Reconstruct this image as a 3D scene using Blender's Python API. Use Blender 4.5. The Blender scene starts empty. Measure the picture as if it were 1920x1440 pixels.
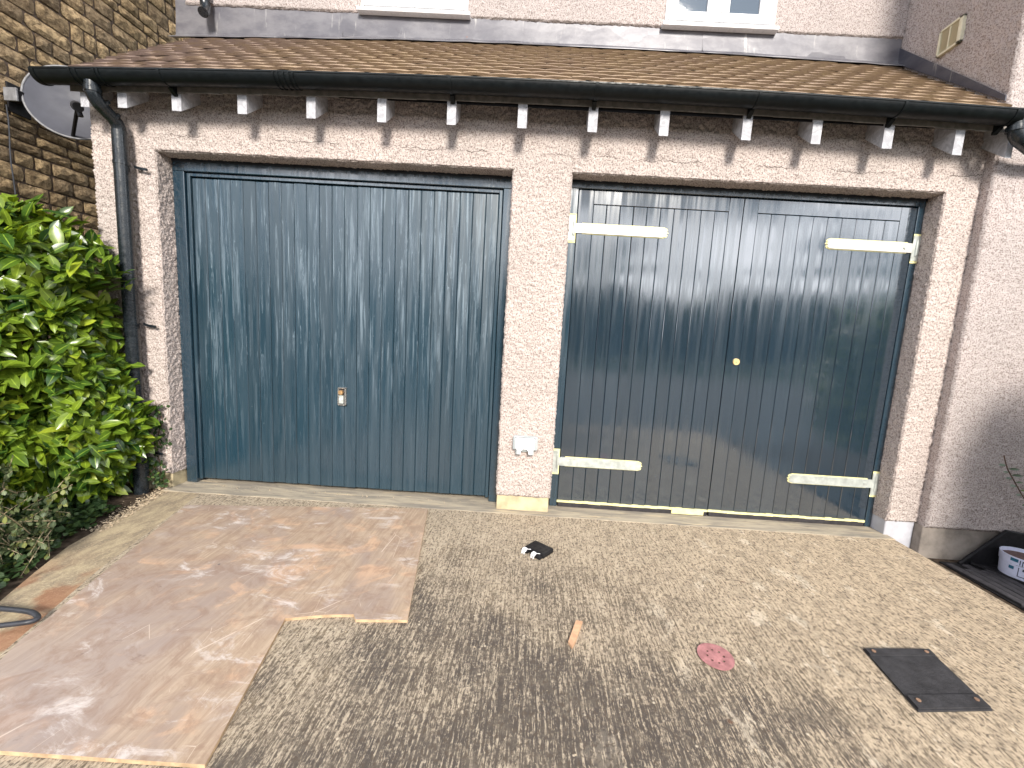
import bpy, math, random
import numpy as np
from mathutils import Vector, Matrix, Euler
random.seed(7)
rng = np.random.default_rng(7)
S = bpy.context.scene
COL = S.collection

# ------------------------------------------------------------------ camera
cam_d = bpy.data.cameras.new('camera')
cam = bpy.data.objects.new('camera', cam_d)
COL.objects.link(cam)
FPX, CX, CY = 762.33, 989.87, 723.89
cam_d.sensor_width = 36.0
cam_d.lens = 36.0 * FPX / 1920.0
cam_d.shift_x = -(CX - 960.0) / 1920.0
cam_d.shift_y = (CY - 720.0) / 1920.0
cam_d.clip_start = 0.02
cam_d.clip_end = 500
Rv = Vector((0.99797051, 0.02289893, 0.05941793))
Uv = Vector((-0.06181194, 0.12414072, 0.9903375))
Fv = Vector((-0.01530149, 0.99200036, -0.12530421))
M = Matrix.Identity(4)
for i in range(3):
    M[i][0] = Rv[i]; M[i][1] = Uv[i]; M[i][2] = -Fv[i]
M.translation = Vector((0.22053167, -2.72021294, 1.2322578))
cam.matrix_world = M
S.camera = cam

# ------------------------------------------------------------------ light
SUN_DIR = Vector((0.20, -1.0, 0.58)).normalized()      # towards the sun
elev = math.asin(SUN_DIR.z)
azim = math.atan2(SUN_DIR.x, SUN_DIR.y)
W = bpy.data.worlds.new('World'); S.world = W; W.use_nodes = True
nt = W.node_tree; nt.nodes.clear()
def wn(t, **k):
    n = nt.nodes.new(t)
    for a, b in k.items(): setattr(n, a, b)
    return n
out = wn('ShaderNodeOutputWorld'); bg = wn('ShaderNodeBackground')
sky = wn('ShaderNodeTexSky', sky_type='NISHITA', sun_disc=False)
sky.sun_elevation = elev; sky.sun_rotation = azim
sky.air_density = 1.0; sky.dust_density = 0.6; sky.ozone_density = 1.2
tc = wn('ShaderNodeTexCoord'); sep = wn('ShaderNodeSeparateXYZ')
nt.links.new(tc.outputs['Generated'], sep.inputs[0])
mx = wn('ShaderNodeMath', operation='MAXIMUM'); mx.inputs[1].default_value = 0.06
nt.links.new(sep.outputs[2], mx.inputs[0])
dx = wn('ShaderNodeMath', operation='DIVIDE'); dy = wn('ShaderNodeMath', operation='DIVIDE')
nt.links.new(sep.outputs[0], dx.inputs[0]); nt.links.new(mx.outputs[0], dx.inputs[1])
nt.links.new(sep.outputs[1], dy.inputs[0]); nt.links.new(mx.outputs[0], dy.inputs[1])
cmb = wn('ShaderNodeCombineXYZ')
nt.links.new(dx.outputs[0], cmb.inputs[0]); nt.links.new(dy.outputs[0], cmb.inputs[1])
cl = wn('ShaderNodeTexNoise'); cl.inputs['Scale'].default_value = 0.55; cl.inputs['Detail'].default_value = 8
cl.inputs['Roughness'].default_value = 0.55; cl.inputs['Distortion'].default_value = 0.4
mpw = wn('ShaderNodeMapping'); mpw.inputs['Location'].default_value = (7.7, 5.1, 0)
nt.links.new(cmb.outputs[0], mpw.inputs['Vector']); nt.links.new(mpw.outputs[0], cl.inputs['Vector'])
cr = wn('ShaderNodeValToRGB'); cr.color_ramp.elements[0].position = 0.46; cr.color_ramp.elements[1].position = 0.58
nt.links.new(cl.outputs['Fac'], cr.inputs['Fac'])
mixs = wn('ShaderNodeMix', data_type='RGBA'); 
hz = wn('ShaderNodeMapRange'); hz.inputs[1].default_value = -0.01; hz.inputs[2].default_value = 0.03; nt.links.new(sep.outputs[2], hz.inputs[0])
mh = wn('ShaderNodeMath', operation='MULTIPLY'); nt.links.new(cr.outputs['Color'], mh.inputs[0]); nt.links.new(hz.outputs[0], mh.inputs[1])
nt.links.new(mh.outputs[0], mixs.inputs['Factor'])
nt.links.new(sky.outputs['Color'], mixs.inputs['A']); mixs.inputs['B'].default_value = (52, 52.5, 55, 1)
nt.links.new(mixs.outputs['Result'], bg.inputs['Color'])
bg.inputs['Strength'].default_value = 0.054
nt.links.new(bg.outputs[0], out.inputs[0])
sun_d = bpy.data.lights.new('sun', 'SUN'); sun_d.energy = 4.0; sun_d.angle = math.radians(13); sun_d.color = (1, 0.94, 0.85)
sun = bpy.data.objects.new('sun', sun_d); COL.objects.link(sun)
sun.rotation_euler = SUN_DIR.to_track_quat('Z', 'Y').to_euler()
S.view_settings.view_transform = 'Standard'; S.view_settings.look = 'None'
S.view_settings.exposure = 0.55; S.view_settings.gamma = 1.0
S.cycles.max_bounces = 6; S.cycles.diffuse_bounces = 3

# ------------------------------------------------------------------ node helper
class Mt:
    def __init__(s, name):
        s.m = bpy.data.materials.new(name); s.m.use_nodes = True
        s.t = s.m.node_tree; s.b = s.t.nodes['Principled BSDF']
        s.co = s.t.nodes.new('ShaderNodeTexCoord')
        s._info = None
    def n(s, t, **k):
        x = s.t.nodes.new(t)
        for a, b in k.items(): setattr(x, a, b)
        return x
    def link(s, a, b): s.t.links.new(a, b)
    def set(s, sock, v):
        if hasattr(v, 'is_linked') or hasattr(v, 'links'): s.link(v, sock)
        else: sock.default_value = v
    def vec(s, scale=(1, 1, 1), perobj=False, src=None):
        mp = s.n('ShaderNodeMapping'); mp.inputs['Scale'].default_value = scale
        v = src if src is not None else s.co.outputs['Object']
        if perobj:
            oi = s.n('ShaderNodeObjectInfo'); ad = s.n('ShaderNodeVectorMath', operation='ADD')
            s.link(v, ad.inputs[0]); s.link(oi.outputs['Location'], ad.inputs[1]); v = ad.outputs[0]
        s.link(v, mp.inputs['Vector']); return mp.outputs[0]
    def noise(s, vec, scale=5, detail=4, rough=0.5, dist=0, out='Fac'):
        x = s.n('ShaderNodeTexNoise'); s.link(vec, x.inputs['Vector'])
        x.inputs['Scale'].default_value = scale; x.inputs['Detail'].default_value = detail
        x.inputs['Roughness'].default_value = rough; x.inputs['Distortion'].default_value = dist
        return x.outputs[out]
    def voro(s, vec, scale=5, out='Distance', feature='F1', rand=1):
        x = s.n('ShaderNodeTexVoronoi', feature=feature); s.link(vec, x.inputs['Vector'])
        x.inputs['Scale'].default_value = scale; x.inputs['Randomness'].default_value = rand
        return x.outputs[out]
    def ramp(s, f, lo, hi, a=0.0, b=1.0):
        x = s.n('ShaderNodeMapRange', interpolation_type='SMOOTHSTEP'); s.link(f, x.inputs[0])
        x.inputs[1].default_value = lo; x.inputs[2].default_value = hi; x.inputs[3].default_value = a; x.inputs[4].default_value = b
        return x.outputs[0]
    def math(s, op, a, b=0.0, c=None):
        x = s.n('ShaderNodeMath', operation=op); s.set(x.inputs[0], a); s.set(x.inputs[1], b)
        if c is not None: s.set(x.inputs[2], c)
        return x.outputs[0]
    def mix(s, f, a, b, mode='MIX'):
        x = s.n('ShaderNodeMix', data_type='RGBA', blend_type=mode)
        s.set(x.inputs['Factor'], f)
        for k, v in (('A', a), ('B', b)):
            if isinstance(v, tuple): v = v + (1,) if len(v) == 3 else v
            s.set(x.inputs[k], v)
        return x.outputs['Result']
    def bump(s, h, strength=0.5, dist=0.01, nrm=None):
        x = s.n('ShaderNodeBump'); s.link(h, x.inputs['Height'])
        x.inputs['Strength'].default_value = strength; x.inputs['Distance'].default_value = dist
        if nrm is not None: s.link(nrm, x.inputs['Normal'])
        return x.outputs[0]
    def rand(s):   # random per piece: object random + mesh island random
        oi = s.n('ShaderNodeObjectInfo'); g = s.n('ShaderNodeNewGeometry')
        return s.math('FRACT', s.math('ADD', oi.outputs['Random'], g.outputs['Random Per Island']))
    def hsv(s, col, h=0.5, sat=1.0, v=1.0):
        x = s.n('ShaderNodeHueSaturation'); s.set(x.inputs['Color'], col)
        s.set(x.inputs['Hue'], h); s.set(x.inputs['Saturation'], sat); s.set(x.inputs['Value'], v)
        return x.outputs[0]
    def fin(s, color=None, rough=None, nrm=None, spec=None, metal=None, coat=None):
        B = s.b.inputs
        for k, v in (('Base Color', color), ('Roughness', rough), ('Normal', nrm), ('Specular IOR Level', spec), ('Metallic', metal), ('Coat Weight', coat)):
            if v is None: continue
            if isinstance(v, tuple) and len(v) == 3: v = v + (1,)
            s.set(B[k], v)
        return s.m

def simple(name, col, rough=0.5, spec=0.5, metal=0.0, var=0.25, scale=25, bump=0.0, bs=120):
    m = Mt(name); v = m.vec()
    f = m.noise(v, scale, 5, 0.6)
    c = m.mix(m.ramp(f, 0.3, 0.7), tuple(x * (1 - var) for x in col), tuple(min(1, x * (1 + var)) for x in col))
    r = m.ramp(m.noise(v, scale * 1.7, 3), 0.3, 0.7, max(0.05, rough - 0.08), min(1, rough + 0.1))
    nn = m.bump(m.noise(v, bs, 4), bump, 0.004) if bump else None
    return m.fin(c, r, nn, spec, metal)

# ------------------------------------------------------------------ materials
def mat_render(name, base=(0.60, 0.525, 0.485), crack=False):
    m = Mt(name); v = m.vec()
    big = m.noise(v, 1.7, 4, 0.6)
    c = m.mix(m.ramp(big, 0.35, 0.7), tuple(x * 0.90 for x in base), (base[0]*1.06, base[1]*1.03, base[2]*1.03))
    mid = m.noise(v, 120, 2, 0.5)
    c = m.mix(m.ramp(mid, 0.36, 0.54, 0.72, 0.0), c, (0.17, 0.125, 0.11))
    h = m.math('ADD', m.math('MULTIPLY', m.noise(m.vec((1, 1, 1.2)), 140, 3, 0.6, 1.0), 0.7), m.math('MULTIPLY', m.voro(v, 130), 0.35))
    if crack:
        sp = m.n('ShaderNodeSeparateXYZ'); m.link(m.co.outputs['Object'], sp.inputs[0])
        lv = m.noise(m.vec((1, 0, 0)), 3.0, 8, 0.75)
        d = m.math('ABSOLUTE', m.math('SUBTRACT', sp.outputs[2], m.math('MULTIPLY_ADD', lv, 0.16, 2.28)))
        k = m.ramp(d, 0.0008, 0.0028, 1.0, 0.0)
        k = m.math('MULTIPLY', k, m.ramp(m.noise(v, 2.6, 2), 0.45, 0.55))
        c = m.mix(k, c, (0.06, 0.045, 0.035))
    n = m.bump(h, 1.0, 0.007)
    return m.fin(c, 0.85, n, 0.25)
M_render = mat_render('render_coat', crack=True)
M_render2 = mat_render('render_coat_upper', (0.54, 0.48, 0.46))

def mat_paint(name, base, streak_col, streak_amt, rough_lo, rough_hi, bumpv, ior=2.0):
    m = Mt(name)
    v = m.vec((1, 1, 1), True)
    vs = m.vec((26, 26, 1.1), True); vg = m.vec((90, 90, 3.0), True)
    s1 = m.noise(vs, 1.0, 5, 0.55, 1.6)
    s2 = m.noise(vg, 1.0, 5, 0.65, 0.6)
    sp = m.n('ShaderNodeSeparateXYZ'); 
    oi = m.n('ShaderNodeObjectInfo'); ad = m.n('ShaderNodeVectorMath', operation='ADD')
    m.link(m.co.outputs['Object'], ad.inputs[0]); m.link(oi.outputs['Location'], ad.inputs[1]); m.link(ad.outputs[0], sp.inputs[0])
    hi = m.ramp(m.math('ADD', sp.outputs[2], m.math('MULTIPLY', m.math('SUBTRACT', m.noise(v, 1.3, 3), 0.5), 1.2)), 0.15, 1.45, 0.10, 1.0)
    k = m.math('MULTIPLY', m.ramp(s1, 0.50, 0.66), m.ramp(s2, 0.38, 0.62))
    # edge lines of dried runs
    e = m.ramp(m.math('ABSOLUTE', m.math('SUBTRACT', s1, 0.53)), 0.0, 0.014, 1.0, 0.0)
    k = m.math('MAXIMUM', m.math('MULTIPLY', k, 0.75), m.math('MULTIPLY', e, m.ramp(s2, 0.45, 0.6)))
    k = m.math('MULTIPLY', m.math('MULTIPLY', k, hi), streak_amt)
    c = m.mix(m.ramp(m.rand(), 0, 1), base, tuple(x * 1.18 for x in base))
    c = m.mix(k, c, streak_col)
    sm = m.ramp(m.voro(v, 9), 0.0, 0.05, 1.0, 0.0)
    sm = m.math('MULTIPLY', sm, m.ramp(m.noise(v, 3.1, 2), 0.5, 0.6))
    c = m.mix(m.math('MULTIPLY', sm, 0.45), c, (0.35, 0.40, 0.42))
    r = m.ramp(m.noise(vs, 1.4, 4), 0.35, 0.65, rough_lo, rough_hi)
    h = m.math('ADD', m.math('MULTIPLY', s2, 0.25), s1)
    wob = m.noise(m.vec((9, 9, 2.2), True), 1.0, 3)
    n = m.bump(h, bumpv, 0.003, m.bump(wob, bumpv * 0.9, 0.008))
    m.b.inputs['IOR'].default_value = ior
    return m.fin(c, r, n, 0.5)
M_door_l = mat_paint('slate_blue_paint_dull', (0.013, 0.035, 0.053), (0.19, 0.25, 0.30), 0.95, 0.22, 0.40, 0.30, 1.8)
M_door_r = mat_paint('slate_blue_paint_gloss', (0.016, 0.030, 0.045), (0.12, 0.16, 0.19), 0.25, 0.07, 0.16, 0.12, 2.45)
M_frame = mat_paint('slate_blue_frame_paint', (0.010, 0.030, 0.048), (0.12, 0.17, 0.2), 0.25, 0.14, 0.28, 0.2)
M_head_shadow = simple('painted_head_shadow', (0.018, 0.022, 0.030), 0.45, 0.4, bump=0.2)  # dark tone standing in for the shadow under the lintels
M_gap = simple('dark_gap', (0.008, 0.008, 0.009), 0.9, 0.1)

def mat_tile():
    m = Mt('clay_tile'); v = m.vec((1, 1, 1), True); r = m.rand()
    g = m.n('ShaderNodeNewGeometry'); gv = g.outputs['Position']
    c = m.mix(r, (0.285, 0.205, 0.150), (0.34, 0.25, 0.18))
    c = m.mix(m.ramp(m.noise(gv, 2.2, 4, 0.6), 0.40, 0.62, 0, 0.5), c, (0.37, 0.265, 0.16))
    c = m.mix(m.ramp(m.noise(gv, 60, 4, 0.7), 0.50, 0.66, 0, 0.55), c, (0.085, 0.06, 0.05))
    c = m.mix(m.ramp(m.noise(gv, 26, 4, 0.7), 0.60, 0.70, 0, 0.6), c, (0.42, 0.33, 0.17))
    uv = m.n('ShaderNodeUVMap'); su = m.n('ShaderNodeSeparateXYZ'); m.link(uv.outputs[0], su.inputs[0])
    face = m.ramp(su.outputs[1], 0.0, 0.003, 1.0, 0.0)  # front faces coloured darker to imitate the weaker sun they catch
    c = m.mix(m.math('MULTIPLY', face, 0.85), c, m.mix(m.noise(gv, 20, 3), (0.085, 0.05, 0.04), (0.17, 0.125, 0.065)))
    sp = m.n('ShaderNodeSeparateXYZ'); m.link(gv, sp.inputs[0])
    lft = m.ramp(sp.outputs[0], -2.6, -0.9, 1.0, 0.0)
    lft = m.math('MULTIPLY', lft, m.ramp(m.noise(gv, 7, 4), 0.3, 0.6, 0.35, 1.0))
    c = m.mix(m.math('MULTIPLY', lft, 0.7), c, (0.15, 0.11, 0.105))
    n = m.bump(m.noise(gv, 160, 5, 0.7), 0.7, 0.004)
    return m.fin(c, 0.85, n, 0.2)
M_tile = mat_tile()

def mat_stone():
    m = Mt('buff_stone'); v = m.vec((1, 1, 1), True); r = m.rand()
    c = m.mix(r, (0.36, 0.26, 0.145), (0.60, 0.44, 0.25))
    g = m.ramp(m.math('FRACT', m.math('MULTIPLY', r, 7.3)), 0.35, 0.75)
    c = m.mix(m.math('MULTIPLY', g, 0.5), c, (0.13, 0.105, 0.085))
    c = m.mix(m.ramp(m.noise(v, 24, 6, 0.7), 0.38, 0.66, 0.75, 0), c, (0.085, 0.055, 0.030))
    c = m.mix(m.ramp(m.noise(v, 60, 4, 0.7), 0.55, 0.7, 0, 0.6), c, (0.46, 0.34, 0.2))
    h = m.math('ADD', m.noise(v, 30, 5, 0.7, 1), m.math('MULTIPLY', m.noise(v, 110, 4, 0.7), 0.4))
    return m.fin(c, 0.9, m.bump(h, 1.0, 0.014), 0.2)
M_stone = mat_stone()
M_mortar = simple('dark_mortar', (0.12, 0.09, 0.07), 0.95, 0.1, bump=0.6, bs=90)

def mat_concrete():
    m = Mt('brushed_concrete'); v = m.vec()
    sp = m.n('ShaderNodeSeparateXYZ'); m.link(m.co.outputs['Object'], sp.inputs[0])
    X, Y = sp.outputs[0], sp.outputs[1]
    # brushed ridges run front to back
    fine = m.noise(m.vec((190, 32, 1)), 1.0, 5, 0.7, 1.0)
    worn = m.noise(v, 75, 4, 0.75, 0.3)
    low = m.noise(v, 2.2, 5, 0.6)
    dxn = m.math('MULTIPLY', m.math('SUBTRACT', X, 0.35), 0.62)
    dyn = m.math('MULTIPLY', m.math('ADD', Y, 2.0), 0.62)
    d = m.math('SQRT', m.math('ADD', m.math('MULTIPLY', dxn, dxn), m.math('MULTIPLY', dyn, dyn)))
    algae = m.ramp(m.math('ADD', d, m.math('MULTIPLY', m.math('SUBTRACT', low, 0.5), 1.6)), 0.15, 1.15, 1.0, 0.0)
    # tan tone dominates on the right and near the doors
    thr = m.math('MULTIPLY_ADD', algae, 0.085, 0.462)
    ridge = m.noise(m.vec((105, 6, 1)), 1.0, 3, 0.6, 0.6)
    f = m.math('ADD', m.math('ADD', m.math('MULTIPLY', fine, 0.44), m.math('MULTIPLY', worn, 0.24)), m.math('MULTIPLY', ridge, 0.32))
    msk = m.math('SUBTRACT', f, thr); msk = m.ramp(msk, -0.055, 0.05)
    rt0 = m.ramp(m.math('SUBTRACT', 1.0, algae), 0.1, 0.9)
    darkc = m.mix(rt0, m.mix(low, (0.065, 0.057, 0.055), (0.12, 0.098, 0.078)), (0.20, 0.155, 0.105))
    rt = m.ramp(X, -0.2, 2.2)
    tan = m.mix(low, (0.42, 0.35, 0.265), (0.55, 0.46, 0.345))
    tan = m.mix(rt, tan, (0.57, 0.455, 0.325))
    c = m.mix(msk, darkc, tan)
    # pale scabs and pebbles showing through
    vp = m.voro(m.vec((1, 1, 1)), 34, 'Distance'); 
    pe = m.math('MULTIPLY', m.ramp(vp, 0.10, 0.24, 1.0, 0.0), m.ramp(m.noise(v, 9, 3, 0.7), 0.50, 0.62))
    c = m.mix(m.math('MULTIPLY', pe, 0.8), c, (0.66, 0.56, 0.43))
    sc = m.math('MULTIPLY', m.ramp(m.noise(m.vec((1, .6, 1)), 6.5, 6, 0.7), 0.57, 0.63), m.ramp(m.math('ADD', X, m.math('MULTIPLY', Y, -0.2)), 0.5, 1.6))
    c = m.mix(m.math('MULTIPLY', sc, 0.6), c, (0.76, 0.66, 0.52))
    rust = m.math('MULTIPLY', m.ramp(m.voro(v, 3.1), 0.02, 0.045, 1.0, 0.0), m.ramp(m.noise(v, 70, 3), 0.42, 0.55))
    c = m.mix(m.math('MULTIPLY', rust, 0.8), c, (0.13, 0.055, 0.03))
    mot = m.noise(v, 14, 5, 0.75); c = m.mix(m.ramp(mot, 0.38, 0.54, 0.42, 0.0), c, (0.20, 0.165, 0.125))
    pit = m.ramp(m.noise(m.vec((1, .55, 1)), 85, 3, 0.6), 0.38, 0.47, 0.8, 0.0); c = m.mix(pit, c, (0.11, 0.085, 0.065))
    h = m.math('ADD', m.math('MULTIPLY', f, 1.0), m.math('MULTIPLY', pe, 0.25))
    return m.fin(c, 0.88, m.bump(h, 1.0, 0.009), 0.22)
M_conc = mat_concrete()
def mat_apron():
    m = Mt('smooth_threshold_concrete'); v = m.vec()
    st = m.noise(m.vec((3, 16, 1)), 1.0, 6, 0.65, 0.6)
    c = m.mix(m.ramp(st, 0.35, 0.65), (0.25, 0.225, 0.19), (0.44, 0.38, 0.29))
    c = m.mix(m.ramp(m.noise(m.vec((2, 22, 1)), 1, 5, 0.7), 0.56, 0.66, 0, 0.8), c, (0.62, 0.50, 0.34))
    c = m.mix(m.ramp(m.noise(m.vec((4, 30, 1)), 1, 5, 0.7), 0.60, 0.68, 0, 0.7), c, (0.10, 0.085, 0.07))
    return m.fin(c, 0.8, m.bump(m.noise(v, 60, 5, 0.7), 0.5, 0.006), 0.25)
M_apron = mat_apron()
def mat_border():
    m = Mt('sandy_border_concrete'); v = m.vec()
    c = m.mix(m.ramp(m.noise(m.vec((2.5, 1, 1)), 6, 6, 0.7), 0.35, 0.65), (0.27, 0.215, 0.155), (0.47, 0.38, 0.25))
    c = m.mix(m.ramp(m.noise(v, 90, 4, 0.7), 0.5, 0.64, 0, 0.5), c, (0.60, 0.50, 0.34))
    g = m.n('ShaderNodeSeparateXYZ'); m.link(m.co.outputs['Object'], g.inputs[0])
    red = m.math('MULTIPLY', m.ramp(g.outputs[1], -0.75, -1.2), m.ramp(m.noise(v, 5, 4), 0.44, 0.56))
    c = m.mix(m.math('MULTIPLY', red, 0.7), c, (0.31, 0.13, 0.065))
    return m.fin(c, 0.85, m.bump(m.noise(v, 120, 5, 0.75), 0.8, 0.006), 0.25)
M_border = mat_border()

def mat_ply():
    m = Mt('weathered_plywood'); v = m.vec()
    gv = m.vec((1, 1, 1)); mp = m.n('ShaderNodeMapping'); mp.inputs['Rotation'].default_value = (0, 0, math.radians(-12)); mp.inputs['Scale'].default_value = (46, 3.0, 1)
    m.link(m.co.outputs['Object'], mp.inputs['Vector'])
    gr = m.noise(mp.outputs[0], 1.0, 6, 0.65, 1.2)
    lo = m.noise(v, 2.4, 5, 0.6, 0.8)
    c = m.mix(m.ramp(gr, 0.3, 0.7), (0.335, 0.245, 0.175), (0.47, 0.36, 0.265))
    c = m.mix(m.ramp(lo, 0.40, 0.68, 0, 0.75), c, (0.30, 0.235, 0.205))
    c = m.mix(m.ramp(m.noise(v, 3.6, 5, 0.65, 1.5), 0.52, 0.70, 0, 0.7), c, (0.58, 0.38, 0.25))
    sp = m.n('ShaderNodeSeparateXYZ'); m.link(m.co.outputs['Object'], sp.inputs[0])
    grey = m.math('MULTIPLY', m.ramp(sp.outputs[1], -0.9, -1.7), m.ramp(sp.outputs[0], -0.75, -1.3))
    c = m.mix(m.math('MULTIPLY', grey, 0.6), c, (0.33, 0.28, 0.27))
    # chalky smears
    sm = m.math('MULTIPLY', m.ramp(m.noise(m.vec((5, 9, 1)), 1.0, 7, 0.75, 1.0), 0.50, 0.68), m.ramp(m.noise(v, 3.0, 2), 0.44, 0.60))
    bl = m.noise(v, 9, 6, 0.75, 1.2); c = m.mix(m.ramp(bl, 0.36, 0.55, 0.5, 0), c, (0.25, 0.16, 0.115))
    c = m.mix(m.math('MULTIPLY', sm, 0.8), c, (0.66, 0.60, 0.57))
    dk = m.ramp(m.noise(v, 4.1, 5, 0.7, 2.0), 0.63, 0.72)
    c = m.mix(m.math('MULTIPLY', dk, 0.5), c, (0.16, 0.10, 0.075))
    # scratches
    w = m.voro(m.vec((1, .35, 1)), 7, 'Distance', 'DISTANCE_TO_EDGE')
    s = m.math('MULTIPLY', m.ramp(w, 0.0, 0.006, 1.0, 0.0), m.ramp(m.noise(v, 5, 2), 0.54, 0.6))
    c = m.mix(m.math('MULTIPLY', s, 0.6), c, (0.72, 0.60, 0.50))
    sp2 = m.ramp(m.voro(v, 7.7), 0.02, 0.06, 1.0, 0.0); sp2 = m.math('MULTIPLY', sp2, m.ramp(m.noise(v, 2.9, 1), 0.56, 0.6))
    c = m.mix(sp2, c, (0.045, 0.05, 0.06))
    return m.fin(c, 0.62, m.bump(gr, 0.35, 0.004), 0.35)
M_ply = mat_ply()
M_plyedge = simple('ply_edge', (0.48, 0.34, 0.21), 0.8, 0.2)
M_soil = simple('dark_soil', (0.075, 0.055, 0.04), 0.95, 0.1, var=0.5, bump=1.0, bs=60)
M_grass = simple('rough_grass', (0.07, 0.09, 0.035), 0.9, 0.2, var=0.4, bump=1.0)
M_road = simple('far_asphalt', (0.055, 0.055, 0.056), 0.85, 0.3, var=0.2, bump=0.5)
M_plastic = simple('black_rainwater_plastic', (0.006, 0.008, 0.009), 0.40, 0.22, bump=0.08, bs=30)
M_pipe = simple('charcoal_downpipe_plastic', (0.012, 0.016, 0.020), 0.25, 0.55, bump=0.05, bs=20)
M_rafter = Mt('grey_painted_rafter')
_v = M_rafter.vec((1, 1, 1), True)
_c = M_rafter.mix(M_rafter.ramp(M_rafter.noise(_v, 14, 5, 0.6, 2.5), 0.4, 0.6), (0.36, 0.36, 0.385), (0.50, 0.50, 0.53))
_c = M_rafter.mix(M_rafter.ramp(M_rafter.noise(_v, 55, 5, 0.7, 1), 0.60, 0.68, 0, 0.5), _c, (0.16, 0.15, 0.15))
M_rafter = M_rafter.fin(_c, 0.6, M_rafter.bump(M_rafter.noise(_v, 60, 3, 0.6, 3), 0.4, 0.003), 0.35)
def mat_lead(name, a, b):
    m = Mt(name); v = m.vec()
    c = m.mix(m.ramp(m.noise(m.vec((3, 3, 6)), 1.5, 6, 0.65), 0.35, 0.65), a, b)
    c = m.mix(m.ramp(m.noise(m.vec((14, 14, 1.6)), 1.2, 5, 0.65), 0.60, 0.72, 0, 0.6), c, (0.55, 0.53, 0.50))
    c = m.mix(m.ramp(m.voro(v, 5.5), 0.02, 0.05, 0.7, 0), c, (0.22, 0.11, 0.08))
    return m.fin(c, 0.42, m.bump(m.noise(v, 6, 3), 0.35, 0.01), 0.5, 0.15)
M_lead = mat_lead('lead_sheet', (0.12, 0.117, 0.135), (0.19, 0.185, 0.20))
M_lead2 = mat_lead('lead_sheet_dark', (0.06, 0.06, 0.08), (0.10, 0.10, 0.12))
M_upvc = simple('white_window_frame', (0.82, 0.82, 0.83), 0.3, 0.5, var=0.03)
M_seal = simple('window_seal', (0.05, 0.05, 0.05), 0.6)
m = Mt('window_glass'); m.fin((0.10, 0.13, 0.17), 0.03, None, 1.0); M_glass = m.m
M_plinthL = simple('cream_plinth', (0.50, 0.42, 0.27), 0.85, 0.2, var=0.22, scale=9, bump=0.4, bs=70)
M_plinthG = simple('pale_grey_plinth', (0.50, 0.50, 0.54), 0.8, 0.25, var=0.12, scale=8, bump=0.35, bs=60)
M_plinthR = simple('stained_plinth', (0.27, 0.235, 0.205), 0.9, 0.2, var=0.35, scale=5, bump=0.5, bs=50)
M_galv = simple('galvanised_steel', (0.50, 0.53, 0.50), 0.42, 0.6, 0.35, var=0.2, scale=18, bump=0.15)
M_strapc = simple('cream_strap_metal', (0.60, 0.585, 0.54), 0.4, 0.5, 0.1, var=0.12, scale=14, bump=0.15)
M_tape = simple('yellow_masking_tape', (0.80, 0.74, 0.38), 0.75, 0.2, var=0.12, bump=0.4)
M_gapdark = simple('bottom_weatherboard', (0.035, 0.032, 0.035), 0.6, 0.3)
M_chrome = simple('dull_chrome', (0.62, 0.60, 0.57), 0.25, 0.6, 0.8, var=0.2, scale=60)
M_brass = simple('aged_brass', (0.62, 0.40, 0.20), 0.35, 0.5, 0.6, var=0.25, scale=60)
M_knob = simple('pale_gold_knob', (0.78, 0.58, 0.25), 0.35, 0.5, 0.2, var=0.1)
M_recess = simple('handle_recess', (0.03, 0.025, 0.025), 0.5)
M_sockg = simple('grey_socket_box', (0.42, 0.46, 0.47), 0.45, 0.4, var=0.08)
M_sockw = simple('white_socket_lid', (0.82, 0.82, 0.84), 0.3, 0.5, var=0.03)
M_black = simple('matt_black_plastic', (0.010, 0.0095, 0.011), 0.6, 0.25, var=0.2, bump=0.2)
M_dish = simple('grey_dish_paint', (0.060, 0.062, 0.078), 0.6, 0.4, var=0.10, scale=8)
M_dishrim = simple('pale_dish_rim', (0.20, 0.20, 0.21), 0.5, 0.4)
M_cream = simple('cream_vent_plastic', (0.68, 0.64, 0.48), 0.5, 0.4, var=0.06)
M_hose = simple('dark_grey_hose', (0.035, 0.037, 0.045), 0.45, 0.4, var=0.2)
M_wood = simple('bare_pine', (0.60, 0.36, 0.22), 0.7, 0.3, var=0.15, scale=40)
M_pink = simple('red_abrasive', (0.37, 0.17, 0.17), 0.85, 0.2, var=0.22, scale=30, bump=0.4)
M_rubber = simple('dark_rubber_plate', (0.035, 0.034, 0.037), 0.65, 0.3, var=0.3, scale=18, bump=0.5)
M_tubw = simple('white_tub_plastic', (0.62, 0.64, 0.80), 0.35, 0.5, var=0.06)
M_tubp = simple('tub_print_blue', (0.02, 0.13, 0.22), 0.4, 0.5)
M_tubk = simple('tub_print_dark', (0.035, 0.05, 0.09), 0.4, 0.5)
M_tubin = simple('tub_dried_filling', (0.12, 0.075, 0.07), 0.8, 0.2)
M_twig = simple('brown_twig', (0.10, 0.06, 0.04), 0.8, 0.2)
M_palestem = simple('pale_stem', (0.42, 0.34, 0.22), 0.8, 0.2)
M_chip = simple('pale_chippings', (0.52, 0.42, 0.30), 0.85, 0.2, var=0.4, scale=30)

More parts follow.
